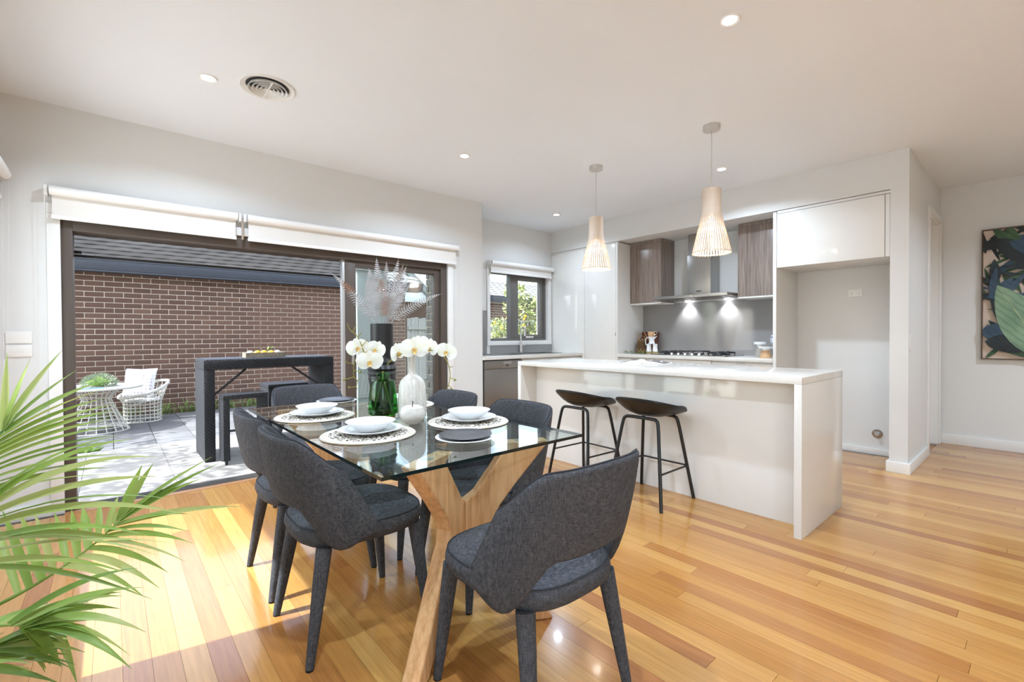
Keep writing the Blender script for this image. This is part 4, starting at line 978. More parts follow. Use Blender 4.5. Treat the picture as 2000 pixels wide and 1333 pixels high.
for i, (x, y, w0) in enumerate(setts):
    tag(link_mesh('placemat', PM, None, (x, y, TT), (0, 0, i*1.1)), 'round cream and black woven placemat '+w0, 'placemat', 'woven placemats')
    px_, py_ = x-.01, y+.012
    tag(link_mesh('dinner_plate', PL, None, (px_, py_, TT+.0068)), 'white dinner plate under a bowl '+w0, 'plate', 'white plates under bowls')
    tag(link_mesh('pasta_bowl', BW, None, (px_, py_, TT+.0068+.0075)), 'shallow white bowl on a plate '+w0, 'bowl', 'shallow white bowls')
for x, y, w0 in ((-1.525, 1.070, 'at the near end of the table'), (-2.925, 1.070, 'at the far end of the table')):
    tag(link_mesh('dinner_plate', WP, None, (x, y, TT)), 'white plate under a charcoal plate '+w0, 'plate', 'white plates under charcoal plates')
    tag(link_mesh('side_plate', PS, None, (x-.005, y+.004, TT+.0085)), 'charcoal plate stacked on a white plate '+w0, 'plate', 'charcoal plates')
# ---- green glass vase
gx, gy = -2.235, 1.055
t = thing('green_vase', 'green glass vase on a brass foot holding white orchids', 'vase', (gx, gy, TT))
MB().lathe([(.062, 0), (.063, .010), (.060, .011)], 36).build('brass_foot', M['brass'], t, local=True)
pr = [(.058, .012), (.074, .020), (.077, .035), (.070, .110), (.0625, .175), (.058, .188), (.040, .196), (.034, .200), (.033, .222), (.037, .230)]
b = MB(); b.lathe(pr+[(r-.004, z) for r, z in reversed(pr)], 44, capb=False, capt=True); b.build('glass_body', M['greenglass'], t, local=True)
# ---- ribbed white bottle, apple, black vase
t = thing('ribbed_bottle', 'tall ribbed off white ceramic bottle vase', 'vase', (-2.128, 1.164, TT))
MB().lathe([(.060, 0), (.069, .006), (.071, .02), (.070, .10), (.066, .165), (.058, .188), (.042, .206), (.024, .220)], 96, ribs=22, ramp=.018, capt=False).build('body', M['bottle'], t, local=True, smooth=60)
MB().lathe([(.024, .220), (.017, .235), (.0155, .27), (.018, .325), (.014, .325), (.012, .24)], 30, capb=False).build('neck', M['bottle'], t, local=True)
t = thing('ceramic_apple', 'glazed off white ceramic apple ornament on the table', 'ornament', (-1.975, 1.080, TT))
MB().lathe([(.012, .003), (.030, .0), (.046, .012), (.058, .035), (.0605, .058), (.052, .078), (.036, .085), (.016, .080), (.003, .073)], 36).build('fruit', M['apple'], t, local=True)
MB().tube([(0, 0, .074), (.002, 0, .092), (.006, 0, .106)], [.0022, .002, .003], 8).build('stalk', M['twig'], t, local=True)
vx, vy = -2.385, 1.122
t = thing('black_vase', 'tall matt black vase with a ringed waist holding dried ferns', 'vase', (vx, vy, TT))
MB().lathe([(.050, 0), (.056, .01), (.062, .10), (.068, .16), (.074, .185), (.070, .200), (.078, .212), (.072, .226), (.078, .240), (.070, .255), (.066, .262), (.070, .275), (.064, .290), (.060, .300), (.061, .33), (.060, .484), (.056, .484), (.054, .34), (.05, .25)], 48).build('body', M['blackvase'], t, local=True)
# ---- dried ferns (each frond its own thing)
VB = Vector((vx, vy, TT+.47)); wv0 = (VB-O3).dot(_fw)
def frond(tipx, tipy, dw, bend, wid, label, npair=23, nm='dried_fern_frond'):
    tip = at(tipx, tipy, wv0+dw); base = VB+(Vector((tip.x-VB.x, tip.y-VB.y, 0)).normalized()*.025)
    mid = base.lerp(tip, .5)+Vector((0, 0, bend)); foot = VB.lerp(Vector((vx, vy, TT+.30)), 1)
    o = thing(nm, label, 'dried fern', tuple(base), 0, 'dried ferns in the black vase')
    pts = [base*(1-f)**2+mid*2*f*(1-f)+tip*f*f for f in [i/24 for i in range(25)]]
    b = MB(); b.tube([foot]+pts, [.0016]+[lerp(.0018, .0005, i/24) for i in range(25)], 5); b.build('stem', M['fern'], o)
    view = ((O3-base).normalized()+Vector((random.uniform(-.5, .5), random.uniform(-.5, .5), random.uniform(-.3, .5)))).normalized()
    L = (tip-base).length; b = MB()
    for k in range(npair):
        f = .14+.85*(k+.5)/npair; i = min(23, int(f*24)); p = pts[i].lerp(pts[i+1], f*24-i); tg = (pts[i+1]-pts[i]).normalized()
        sd = tg.cross(view).normalized(); ln = 1.15*wid*(math.sin(PI*min(1, f*.9+.12))**.7)*(1.15-f*.75)
        for s in (-1, 1):
            d = (sd*s+tg*.55+view*random.uniform(-.3, .15)).normalized(); hwid = L/npair*.26
            e = p+d*ln-Vector((0, 0, .12*ln))
            b.add([p-tg*hwid, p+d*ln*.55-tg*hwid*.9, e, p+d*ln*.55+tg*hwid*.8, p+tg*hwid], [(0, 1, 2, 3, 4)])
    b.build('leaflets', M['fern'], o, smooth=0)
def z2(x, y): return 680+x/6.06, 480+y/6.06
fr = [((645, 533), -.10, .06, .040, 'long silver fern frond drooping furthest to the left'), (z2(335, 135), .05, .04, .050, 'tallest silver fern frond, left of centre'), (z2(245, 265), -.04, .05, .058, 'bronze tipped fern frond curving left below the tallest one'),
      (z2(220, 405), -.08, .06, .060, 'shorter silver fern frond fanning left over the vase rim'), (z2(600, 145), .06, .03, .046, 'tall silver fern frond leaning right of centre'), (z2(455, 180), .02, .05, .042, 'upright bronze fern frond at the centre'),
      (z2(660, 210), -.03, .04, .048, 'bronze fern frond right of centre, upper of two'), (z2(695, 232), .08, .03, .044, 'bronze fern frond right of centre, lower of two'), (z2(725, 365), -.06, .06, .050, 'short bronze fern frond bending right'),
      (z2(762, 415), .10, .02, .026, 'thin dark fern frond leaning right'), (z2(1112, 570), -.05, .05, .036, 'long bronze fern frond reaching furthest to the right'), (z2(390, 380), -.12, .05, .055, 'short silver fern frond in front of the centre'),
      (z2(560, 560), -.12, .07, .055, 'low silver fern frond in front, right of centre'), (z2(250, 905), -.06, .09, .035, 'lowest fern frond hanging over the left of the vase rim')]
for (p, dw, bd, wd, lb) in fr: frond(p[0], p[1], dw, bd, wd, lb)
# ---- orchids in the green vase
VM = Vector((gx, gy, TT+.225)); wg = (VM-O3).dot(_fw)
def petal(b, L, W, ang, cup, tilt=0.0):
    ca, sa = math.cos(ang), math.sin(ang); n = 8; rows = []
    for i in range(n+1):
        f = i/n; w_ = W*math.sin(PI*min(.98, f*.93+.05))**.62; row = []
        for k in range(5):
            g = -1+.5*k; a = f*L; c = g*w_; row.append((a*ca-c*sa, a*sa+c*ca, cup*(f*f)*L-.12*abs(g)*w_+tilt*f))
        rows.append(row)
    b.grid(rows)
def flower_meshes():
    b = MB()
    for a in (PI/2, PI+.55, -.55): petal(b, .050, .020, a+.0, .10)          # sepals: top, lower pair
    m1 = b.mesh('sepals', M['petal'], 60)
    b = MB()
    for a in (.22, PI-.22): petal(b, .060, .036, a, .06, .004)
    m2 = b.mesh('petals', M['petal'], 60)
    b = MB(); petal(b, .022, .009, -PI/2, .6); petal(b, .014, .007, -PI/2+.9, 1.2); petal(b, .014, .007, -PI/2-.9, 1.2); b.sphere((0, .003, .008), .005, 8, 6)
    return m1, m2, b.mesh('lip', M['lip'], 60)
FM = flower_meshes()
def orchid(label, stem, flowers, buds, branches):
    o = thing('orchid_spray', label, 'flower', tuple(VM), 0, 'white orchid sprays')
    p = bez([at(*q) for q in stem], 6); b = MB(); b.tube(p, [lerp(.0032, .0018, i/(len(p)-1)) for i in range(len(p))], 7); b.build('stem', M['stem'], o)
    for br in branches:
        q = bez([at(*k) for k in br], 4); MB().tube(q, [lerp(.0024, .0016, i/(len(q)-1)) for i in range(len(q))], 6).build('branch', M['stem'], o)
    for (fx, fy, dw, sc, yaw, pit, rol) in flowers:
        c = at(fx, fy, wg+dw); zc = (O3-c).normalized()
        Rm = Matrix.Rotation(yaw, 3, 'Z') @ Matrix(((_R.x, 0, zc.x), (_R.y, 0, zc.y), (_R.z, 1, zc.z)))
        xa = zc.cross(Vector((0, 0, 1))).normalized()*-1; ya = zc.cross(xa)
        B = Matrix((xa, ya, zc)).transposed()
        B = B @ Matrix.Rotation(yaw, 3, 'Y') @ Matrix.Rotation(pit, 3, 'X') @ Matrix.Rotation(rol, 3, 'Z')
        e = B.to_euler()
        f0 = link_mesh('flower', FM[0], o, c-o.location, e, (sc, sc, sc)); link_mesh('petals', FM[1], f0, (0, 0, .003)); link_mesh('lip', FM[2], f0, (0, 0, .005))
    for (fx, fy, dw, r) in buds:
        c = at(fx, fy, wg+dw); b = MB(); b.sphere(tuple(c), r, 12, 8, (1.25, 1.25, .95)); b.build('bud', M['budgreen'], o)
    return o
w_ = wg
orchid('white orchid spray leaning left from the green vase', [(742, 712, w_), (735, 706, w_-.02), (716, 698, w_-.05), (705, 672, w_-.06), (696, 655, w_-.06), (684, 645, w_-.06), (678, 632, w_-.06)],
       [(697, 680, -.07, .98, .35, 0, .2), (722, 707, -.10, 1.1, 0, .1, 0), (735, 684, -.03, .95, -.5, -.2, -.4), (713, 688, -.04, .8, .6, .3, .5)],
       [(672, 742, -.06, .0065), (703.5, 727, -.06, .0062), (682, 757, -.06, .005)],
       [[(706, 696, w_-.05), (692, 706, w_-.06), (691, 722, w_-.06), (691, 735, w_-.06), (698, 745, w_-.06), (696, 755, w_-.06), (698, 761, w_-.06)], [(691, 737, w_-.06), (676, 741, w_-.06)], [(692, 724, w_-.06), (702, 726, w_-.06)], [(695, 756, w_-.06), (684, 757, w_-.06)], [(697, 745, w_-.06), (702, 740, w_-.06)],
        [(692, 709, w_-.06), (681, 710, w_-.06), (672, 704, w_-.06)], [(699, 658, w_-.06), (707, 650, w_-.06)], [(690, 648, w_-.06), (694, 638, w_-.06)], [(707, 676, w_-.06), (718, 664, w_-.06)]])
orchid('white orchid spray arching right from the green vase', [(757, 712, w_), (766, 703, w_-.02), (788, 690, w_-.04), (815, 686, w_-.05), (846, 685, w_-.05), (862, 692, w_-.05), (874, 708, w_-.05), (879, 728, w_-.05), (878, 745, w_-.05), (873, 760, w_-.05)],
       [(775, 690, -.03, 1.05, .9, 0, .3), (809, 682, -.09, 1.2, .05, .05, 0), (818, 672, -.02, .9, -.2, -.4, .2), (840, 680, -.04, .98, -.7, 0, -.2), (873, 688, -.06, .95, -.35, 0, -.35)],
       [(888.5, 742.5, -.05, .006), (881.5, 759.5, -.05, .0045)],
       [[(878, 738, w_-.05), (886, 741, w_-.05)], [(876, 753, w_-.05), (881, 758, w_-.05)], [(877, 717, w_-.05), (885, 717, w_-.05)], [(786, 690, w_-.04), (785, 684, w_-.04)]])
b = MB()
# stems below the mouth are parts of the sprays
for ob, (dx, dy, tx, ty) in zip([o for o in bpy.data.objects if o.name.startswith('orchid_spray')], ((-.006, 0, -.028, -.04), (.006, 0, .035, .035))):
    MB().tube([VM+Vector((dx, dy, .01)), VM+Vector((dx, dy, -.03)), Vector((gx+tx, gy+ty, TT+.03))], .0032, 7).build('stem_in_vase', M['stem'], ob)
# ================================================================= PALM IN THE LEFT FOREGROUND
crown = Vector((-1.62, -.36, .52))
palm = thing('potted_palm', 'potted palm with arching green fronds in the left foreground', 'palm', (crown.x, crown.y, 0))
MB().lathe([(.10, 0), (.13, .02), (.15, .28), (.155, .30), (.14, .30), (.13, .26), (.001, .26)], 32, capt=False).build('pot', M['pot'], palm, local=True)
MB().lathe([(.001, .262), (.135, .262)], 24, capb=False, capt=False).build('potting_soil', M['soil'], palm, local=True)
MB().tube([(0, 0, .24), (0, 0, .40), (.01, .01, .55)], [.03, .026, .02], 10).build('trunk', M['bark'], palm, local=True)
rp = random.Random(21)
def leaflet(parent, p, tip, wid, sag, face):
    """a long pointed blade folded along its midrib"""
    n = 8; rows = []; mid = p.lerp(tip, .5)+Vector((0, 0, sag))
    pts = [p*(1-f)**2+mid*2*f*(1-f)+tip*f*f for f in [i/n for i in range(n+1)]]
    for i, q in enumerate(pts):
        f = i/n; tg = (pts[min(n, i+1)]-pts[max(0, i-1)]).normalized(); sd = tg.cross(face)
        sd = sd.normalized() if sd.length > 1e-5 else Vector((1, 0, 0)); nn = sd.cross(tg)
        w1 = 1.28*wid*(.30+.70*math.sin(PI*min(1, f*.75+.18)))*(1-f**3.2)+.0003
        rows.append([q+sd*w1+nn*w1*.35, q, q-sd*w1+nn*w1*.35])
    b = MB(); b.grid(rows); b.build('leaflet', M['palm'], parent, smooth=60)
def palmfrond(rach, tips, wid=.0085, nm='frond'):
    """rach: list of (px,py,w); tips: list of (t, tipx, tipy, w, sag)"""
    pts = bez([crown]+[at(*q) for q in rach], 8); n = len(pts)
    b = MB(); b.tube(pts, [lerp(.006, .0018, i/(n-1)) for i in range(n)], 7); fo = b.build(nm, M['palm'], palm)
    for (tt, tx, ty, tw, sag) in tips:
        i = min(n-2, int(tt*(n-1))); p = pts[i].lerp(pts[i+1], tt*(n-1)-i); tip = at(tx, ty, tw)
        face = ((O3-p).normalized()*.55+Vector((rp.uniform(-.5, .5), rp.uniform(-.5, .5), .9))).normalized()
        tip.y = max(tip.y, -.515)
        leaflet(fo, p, tip, wid*rp.uniform(.8, 1.15), sag, face)
J = lambda a: rp.uniform(-a, a)
# upper frond: rachis just outside the left edge of the frame, tip at its left margin
tips = [(.995, 14, 688, 1.52, .0), (.995, 122, 684, 1.55, .02), (.99, 152, 722, 1.56, .02), (.99, 60, 700, 1.53, .01)]
for k in range(13):
    f = k/12; tips.append((.965-.42*f, 205+24*math.sin(f*2.2)+J(10), 742+190*f+J(6), 1.56-.10*f, .030+.02*f))
palmfrond([(-190, 1130, 1.34), (-95, 1010, 1.40), (-45, 920, 1.45), (8, 838, 1.49)], tips, .0088)
# middle frond running right across the floor view
tips = [(.995, 300, 905, 1.40, .01), (.995, 278, 908, 1.42, .01), (.99, 414, 893, 1.44, .02), (.98, 427, 906, 1.44, .02), (.97, 395, 935, 1.42, .02), (.95, 476, 990, 1.40, .03), (.93, 372, 1005, 1.38, .03), (.90, 366, 1038, 1.36, .03), (.86, 376, 1062, 1.34, .04), (.82, 366, 1100, 1.32, .04), (.78, 330, 1120, 1.30, .04), (.72, 312, 1150, 1.26, .04), (.64, 280, 1165, 1.22, .04)]
for k in range(10):
    f = k/9; tips.append((.96-.55*f, 268-300*f+J(8), 958+25*math.sin(f*3)+f*30, 1.42-.12*f, .02))
palmfrond([(-120, 1235, 1.16), (0, 1180, 1.20), (70, 1142, 1.25), (135, 1100, 1.29), (190, 1058, 1.33), (235, 1015, 1.37)], tips, .0085)
# near frond: broad blades sweeping in front of the others
tips = []
for k, (tx, ty) in enumerate(((228, 853), (262, 858), (306, 893), (312, 931), (334, 975), (350, 1002), (296, 1068), (310, 1086), (285, 1045), (345, 1062), (298, 1172), (250, 1120))):
    tips.append((.985-.045*k, tx, ty, 1.08-.012*k, .05+.012*(k % 3)))
palmfrond([(-220, 1240, .98), (-130, 1130, .96), (-75, 1050, .95), (-40, 985, .95)], tips, .0078)
tips = []
for k in range(20): tips.append((.98-.035*k, 190-6*k+J(40), 1215+5*k+J(45), 1.12+J(.04), .03))
palmfrond([(-170, 1330, 1.04), (-80, 1290, 1.05), (-10, 1262, 1.07), (55, 1240, 1.10)], tips, .0088)
# lower fronds drooping towards the bottom edge
tips = [(.99, 255, 1282, 1.10, .06), (.98, 258, 1308, 1.08, .06), (.96, 286, 1236, 1.14, .06), (.94, 268, 1228, 1.16, .05), (.90, 235, 1190, 1.18, .04), (.86, 282, 1148, 1.2, .04), (.82, 240, 1165, 1.2, .04), (.78, 270, 1110, 1.22, .05), (.7, 190, 1180, 1.22, .04), (.62, 150, 1200, 1.2, .04), (.99, 130, 1262, 1.12, .03), (.95, 120, 1304, 1.10, .03), (.9, 98, 1300, 1.1, .03)]
palmfrond([(-160, 1280, 1.06), (-60, 1235, 1.05), (10, 1222, 1.06), (60, 1225, 1.08)], tips, .0090)
tips = []
for k in range(22): tips.append((.98-.032*k, 225-9*k+J(18), 1165+7*k+J(14), 1.34-.01*k, .03))
for k in range(16): tips.append((.97-.04*k, 150-10*k+J(14), 1320+J(30)-6*k, 1.27, .02))
palmfrond([(-150, 1330, 1.20), (-40, 1290, 1.24), (40, 1252, 1.28), (110, 1205, 1.33)], tips, .0085)
# ================================================================= OUTSIDE: HOUSES
M['brickpale'] = plain('pale_tan_brick', srgb(176, 140, 112), .9, var=.15, vs=30, bmp=.3, bs=80)
M['sealant'] = plain('joint_sealant', srgb(150, 120, 100), .8, var=.05)
def visw(p):
    d = Vector(p)-O3; return d.dot(_fw)
def brick_wall(parent, xf, y0, y1, z0, z1, nmax, phase=0.0, pale_y=None, mat='brick', axis='x', depth=.03):
    """bricks on the face x = xf (axis 'x', facing +x) or y = xf (axis 'y', facing -y), each its own object"""
    bl, bh, mo = .230, .076, .010
    full = MB().box(0, depth, 0, bl, 0, bh, .003).mesh('brick', M[mat], 30) if axis == 'x' else MB().box(0, bl, 0, depth, 0, bh, .003).mesh('brick', M[mat], 30)
    palem = MB().box(0, depth, 0, bl, 0, bh, .003).mesh('brick', M['brickpale'], 30) if axis == 'x' else None
    lst = []; r = 0; z = z0
    while z+bh <= z1+.02:
        y = y0-((r % 2)*.5*(bl+mo))-phase
        while y < y1:
            a, b = max(y, y0), min(y+bl, y1)
            if b-a > .02: lst.append((a, b, z, r))
            y += bl+mo
        z += bh+mo; r += 1
    def key(q):
        p = Vector((xf, (q[0]+q[1])/2, q[2])) if axis == 'x' else Vector(((q[0]+q[1])/2, xf, q[2]))
        w0 = visw(p); 
        if w0 < .1: return -1
        px = 1000+FPX*(p-O3).dot(_R)/w0
        if px < 125 or px > 1900: return -1
        return (q[1]-q[0])/w0
    lst.sort(key=key, reverse=True)
    off = Vector(parent.location) if parent.parent is None else Vector(parent.location)+Vector(parent.parent.location)
    joined = MB()
    for i, (a, b, z, r) in enumerate(lst):
        jit = random.uniform(-.002, .002)
        if i < nmax:
            pale = pale_y is not None and a-.005 < pale_y < b+.005 and r % 2 == 0
            if axis == 'x': link_mesh('brick', palem if pale else full, parent, Vector((xf-depth+jit, a, z))-off, sc=(1, (b-a)/bl, 1))
            else: link_mesh('brick', full, parent, Vector((a, xf+jit, z))-off, sc=((b-a)/bl, 1, 1))
        else:
            if axis == 'x': joined.box(xf-depth+jit, xf+jit, a, b, z, z+bh)
            else: joined.box(a, b, xf+jit, xf+depth+jit, z, z+bh)
    if joined.v:
        o = joined.build('bricks', M[mat], parent, smooth=0); o['kind'] = 'stuff'
def roof(parent, xe, ze, y0, y1, rows, ang, cols_w=.30, gauge=.31, nmax=300):
    """tiled slope rising away from the eave at x = xe"""
    ca, sa = math.cos(ang), math.sin(ang)
    rf = MB().prism([(xe, ze), (xe-rows*gauge*ca-.5, ze+(rows*gauge+.5*1)*sa), (xe-rows*gauge*ca-.5, ze+(rows*gauge+.5)*sa-.05), (xe, ze-.05)], y0, y1, lambda a, c, d: (a, d, c)).build('roof', M['rooftile'], parent, smooth=0)
    n = 10; top = []
    for k in range(n+1):
        g = k/n; top.append((g*cols_w, .004*math.sin(2*PI*g-.6)))
    b = MB(); L = gauge+.04
    rows_ = [[(0, y, h+.028) for y, h in top], [(-L, y, h+.010) for y, h in top], [(-L, y, h-.012) for y, h in top], [(0, y, h+.006) for y, h in top]]
    b.grid(rows_, closev=True); me = b.mesh('roof_tile', M['rooftile'], 40)
    off = Vector(parent.location)
    k = 0; nn = int((y1-y0)/cols_w)
    for r in range(rows):
        for c in range(nn):
            p = Vector((xe-r*gauge*ca, y0+c*cols_w+(r % 2)*.15, ze+r*gauge*sa))-off
            link_mesh('roof_tile', me, rf, p, (0, ang, 0)); k += 1
def gutter(parent, xe, z0, z1, y0, y1):
    b = MB(); pr = [(0, z1), (.0, z1-.015), (-.012, z1-.03), (-.012, z1-.075), (-.05, z0+.03), (-.06, z0+.022), (-.06, z0), (-.30, z0), (-.30, z1)]
    b.prism([(xe+a, c) for a, c in pr], y0, y1, lambda a, c, d: (a, d, c)); b.build('gutter', M['gutter'], parent, smooth=25)
h1 = thing('neighbour_house', 'brown brick house with slate gutter directly across the terrace', 'house', (-10.1, 2.0, -.16))
MB().box(-10.2, -10.008, -3.0, 5.30, -.2, 2.30).build('mortar_wall', M['mortar'], h1, smooth=0)
jy = onx(508, 640, -10).y
brick_wall(h1, -10.0, -3.0, 5.29, -.155, 2.30, 300, .07, jy)
MB().box(-10.0, -9.9985, jy-.005, jy+.005, -.155, 2.22).build('joint_sealant', M['sealant'], h1, smooth=0)
gutter(h1, -9.66, 2.205, 2.395, -3.2, 5.6)
roof(h1, -9.68, 2.385, -3.2, 5.5, 9, R_(21))
h2 = thing('neighbour_house', 'further brick house with tiled roof seen through the sink window', 'house', (-13.2, 12.5, -.16))
MB().box(-13.4, -13.008, 9.3, 16.5, -.2, 2.45).build('mortar_wall', M['mortar'], h2, smooth=0)
brick_wall(h2, -13.0, 9.3, 16.4, 1.64, 2.36, 300, .0)
gutter(h2, -12.62, 2.36, 2.56, 9.0, 16.8)
roof(h2, -12.64, 2.55, 9.0, 16.6, 8, R_(20))
# gable of the next house, seen through the closed half of the sliding door
h3 = thing('gabled_porch', 'white gabled porch roof beyond the fence', 'house', (-13.1, 6.9, 0))
M['gablewhite'] = M['white_fascia']
b = MB(); b.prism([(6.0, 2.30), (7.8, 2.30), (6.9, 3.05)], -13.1, -13.0, lambda a, c, d: (d, a, c)); b.build('gable_wall', M['white_fascia'], h3, smooth=0)
for ya in (5.85, 7.95):
    b = MB(); b.prism([(6.9, 3.08), (6.9, 3.24), (ya, 2.36), (ya, 2.20)], -13.02, -12.88, lambda a, c, d: (d, a, c)); b.build('barge_board', M['palegrey'], h3, smooth=0)
    b = MB(); b.prism([(6.9, 3.245), (6.9, 3.30), (ya, 2.42), (ya, 2.365)], -15.5, -12.88, lambda a, c, d: (d, a, c)); b.build('roof_slope', M['rooftile'], h3, smooth=0)
MB().box(-13.1, -13.0, 6.1, 7.7, -.1, 2.30).build('porch_wall', M['brick'], h3, smooth=0)
MB().box(-13.0, -12.9, 5.9, 7.9, 2.22, 2.34).build('porch_beam', M['white_fascia'], h3, smooth=0)
# paling fence
fe = thing('paling_fence', 'weathered grey timber paling fence behind the yard', 'fence', (-10.0, 9.5, GZ))
pm = [MB().box(0, .02, 0, .096, 0, 1.72+.015*k, .002).mesh('paling', M['fence'], 0) for k in range(3)]
for i in range(96): link_mesh('paling', pm[i % 3], fe, Vector((-10.0+(i % 2)*.012, 5.34+.1*i, GZ))-fe.location)
for z in (.25, .90, 1.45): MB().box(-9.965, -9.92, 5.34, 14.9, GZ+z, GZ+z+.075).build('rail', M['fence'], fe, smooth=0)
# own house: brick return beside the door, pale pier and beam
hr = thing('brick_return', 'dark brick corner of the house outside the closed door panel', 'brick wall', (-4.85, 3.06, -.1))
MB().box(-5.15, -4.535, 3.035, 3.095, -.1, 2.55).build('mortar_wall', M['mortar'], hr, smooth=0)
brick_wall(hr, 3.02, -5.15, -4.54, -.09, 2.50, 300, .05, None, 'brickdark', 'y', .014)
pr_ = thing('patio_pier', 'pale painted pier and beam at the end of the terrace', 'post', (-6.9, 2.95, GZ))
MB().box(-7.1, -6.78, 2.80, 3.28, GZ, 2.16, .004).build('pier', M['palegrey'], pr_)
MB().box(-7.14, -6.74, 2.76, 3.32, 2.16, 2.22, .004).build('capital', M['palegrey'], pr_)
MB().box(-7.1, -5.17, 2.95, 3.20, 2.22, 2.52, .004).build('beam', M['palegrey'], pr_)
# outdoor mesh screen rolled part way down outside the door
t = thing('mesh_screen', 'dark see-through mesh screen rolled part way down outside the open door', 'screen', (-4.49, .74, 1.735))
MB().box(-4.492, -4.489, -.19, 1.70, 1.755, 1.985).build('mesh', M['meshscreen'], t, smooth=0)
MB().box(-4.497, -4.484, -.19, 1.70, 1.738, 1.756, .003).build('bottom_bar', M['black'], t)
MB().box(-4.50, -4.478, -.190, -.150, 1.762, 1.782, .003).build('catch', M['black'], t)
# ================================================================= OUTSIDE: FURNITURE
bt = thing('outdoor_bar_table', 'black wicker outdoor bar table on the terrace', 'table', (-5.52, 1.27, PZ))
MB().box(-5.82, -5.225, .660, 1.880, .850, .945, .006).build('top', M['wicker'], bt)
MB().box(-5.80, -5.24, .68, 1.86, .9455, .950, .001).build('top_weave', M['wicker'], bt)
for a in (.660, 1.790): MB().box(-5.82, -5.225, a, a+.09, PZ+.004, .8495, .006).build('leg_panel', M['wicker'], bt)
MB().tube([(-5.30, .75, .60), (-5.30, 1.03, .848)], .011, 8).build('brace', M['black_metal'], bt)
MB().tube([(-5.30, 1.79, .60), (-5.30, 1.46, .848)], .011, 8).build('brace', M['black_metal'], bt)
def wstool(label, x0, x1, y0, y1, h):
    t = thing('outdoor_stool', label, 'stool', ((x0+x1)/2, (y0+y1)/2, PZ), 0, 'black wicker stools')
    MB().box(x0, x1, y0, y1, PZ+h-.045, PZ+h, .006).build('seat', M['wicker'], t)
    for a in (y0, y1-.055): MB().box(x0, x1, a, a+.055, PZ+.04, PZ+h-.0455, .005).build('side_panel', M['wicker'], t)
    for a in (y0+.027, y1-.028):
        for q in (x0+.025, x1-.025): MB().lathe([(.012, 0), (.014, .041)], 10, (q, a, PZ)).build('foot', M['black_metal'], t)
    MB().tube([((x0+x1)/2, y0+.055, PZ+.30), ((x0+x1)/2, y1-.055, PZ+.30)], .011, 8).build('stretcher', M['black_metal'], t)
wstool('black wicker stool in front of the outdoor bar table', -5.21, -4.98, .775, 1.155, .655)
wstool('black wicker stool standing behind the outdoor bar table', -6.30, -5.90, 1.37, 1.84, .640)
t = thing('fruit_tray', 'grey timber tray on the outdoor bar table', 'tray', (-5.50, 1.24, .9505))
MB().box(-.09, .09, -.19, .19, 0, .012, .002).build('base', M['crate'], t, local=True)
b = MB(); b.box(-.09, .09, -.19, -.178, .012, .05).box(-.09, .09, .178, .19, .012, .05).box(-.09, -.078, -.178, .178, .012, .05).box(.078, .09, -.178, .178, .012, .05); b.build('rim', M['crate'], t, local=True, smooth=0)
wh = ('at the left end', 'second from the left', 'in the middle', 'second from the right', 'at the right end')
for i in range(5):
    b = MB(); b.sphere((0, 0, .030), .030, 14, 10, (1, 1.15, .95)); o = b.build('lemon', M['lemon'] if i in (1, 2, 3) else M['apple'], local=True); o.location = (-5.50+.008*((i % 2)*2-1), 1.24-.132+.066*i, .9505+.0135)
    tag(o, 'small round fruit '+wh[i]+' of the grey tray', 'fruit', 'fruit in the outdoor tray')
b = MB()
for a in (.3, 1.4, 2.6): b.add([(0, 0, 0), (.02*math.cos(a), .045*math.sin(a), .03), (.01*math.cos(a+1), .07*math.sin(a), .045), (-.02*math.cos(a), .03*math.sin(a), .035)], [(0, 1, 2, 3)])
o = b.build('citrus_leaf', M['leafgreen'], local=True, smooth=0); o.location = (-5.50, 1.27, .9505+.068); tag(o, 'green citrus leaf lying on the fruit of the grey tray', 'leaf')
# wicker table
wt = thing('rattan_table', 'round white rattan side table with hourglass wire base', 'table', (-8.60, -.16, GZ))
def hour(z): return .150+.20*abs((.46-z)/.46)**1.2 if z < .46 else .150+.13*((z-.46)/.14)
for i in range(12):
    z = .006+.585*i/11; r = hour(z); MB().tube([(r*math.cos(2*PI*k/40), r*math.sin(2*PI*k/40), z) for k in range(40)], .0055 if i else .009, 6, closed=True).build('ring', M['rattan_white'], wt, local=True)
for k in range(20):
    q = 2*PI*k/20; MB().tube([(hour(z)*math.cos(q), hour(z)*math.sin(q), z) for z in [.006+.585*i/12 for i in range(13)]], .006, 6).build('wire', M['rattan_white'], wt, local=True)
MB().lathe([(.001, .60), (.475, .60), (.48, .606), (.475, .612), (.001, .612)], 48, capb=False, capt=False).build('glass_top', M['plate'], wt, local=True)
MB().tube([(.485*math.cos(2*PI*k/48), .485*math.sin(2*PI*k/48), .606) for k in range(48)], .018, 10, closed=True).build('top_rim', M['rattan_white'], wt, local=True)
t = thing('topiary_ball', 'silvery green leafy half ball plant on the rattan table', 'plant', (-8.64, -.13, GZ+.625))
b = MB(); rg = random.Random(9)
for i in range(900):
    a = rg.uniform(0, 2*PI); u = rg.random(); el = math.asin(u); d = Vector((math.cos(a)*math.cos(el), math.sin(a)*math.cos(el), math.sin(el)*.85)); p = d*rg.uniform(.15, .20); tg = d.cross(Vector((rg.uniform(-1, 1), rg.uniform(-1, 1), rg.uniform(-1, 1)))).normalized()*.006
    b.add([p-tg, p+d*.035, p+tg, p-d*.006], [(0, 1, 2, 3)])
M['sage'] = plain('sage_leaf', srgb(150, 160, 132), .7, var=.35, vs=60); b.build('foliage', M['sage'], t, local=True, smooth=0)
MB().lathe([(.08, 0), (.15, .05), (.001, .14)], 20).build('core', M['leafgreen'], t, local=True)
M['bluecover'] = plain('blue_cover', srgb(120, 150, 200), .3, var=.2, vs=20)
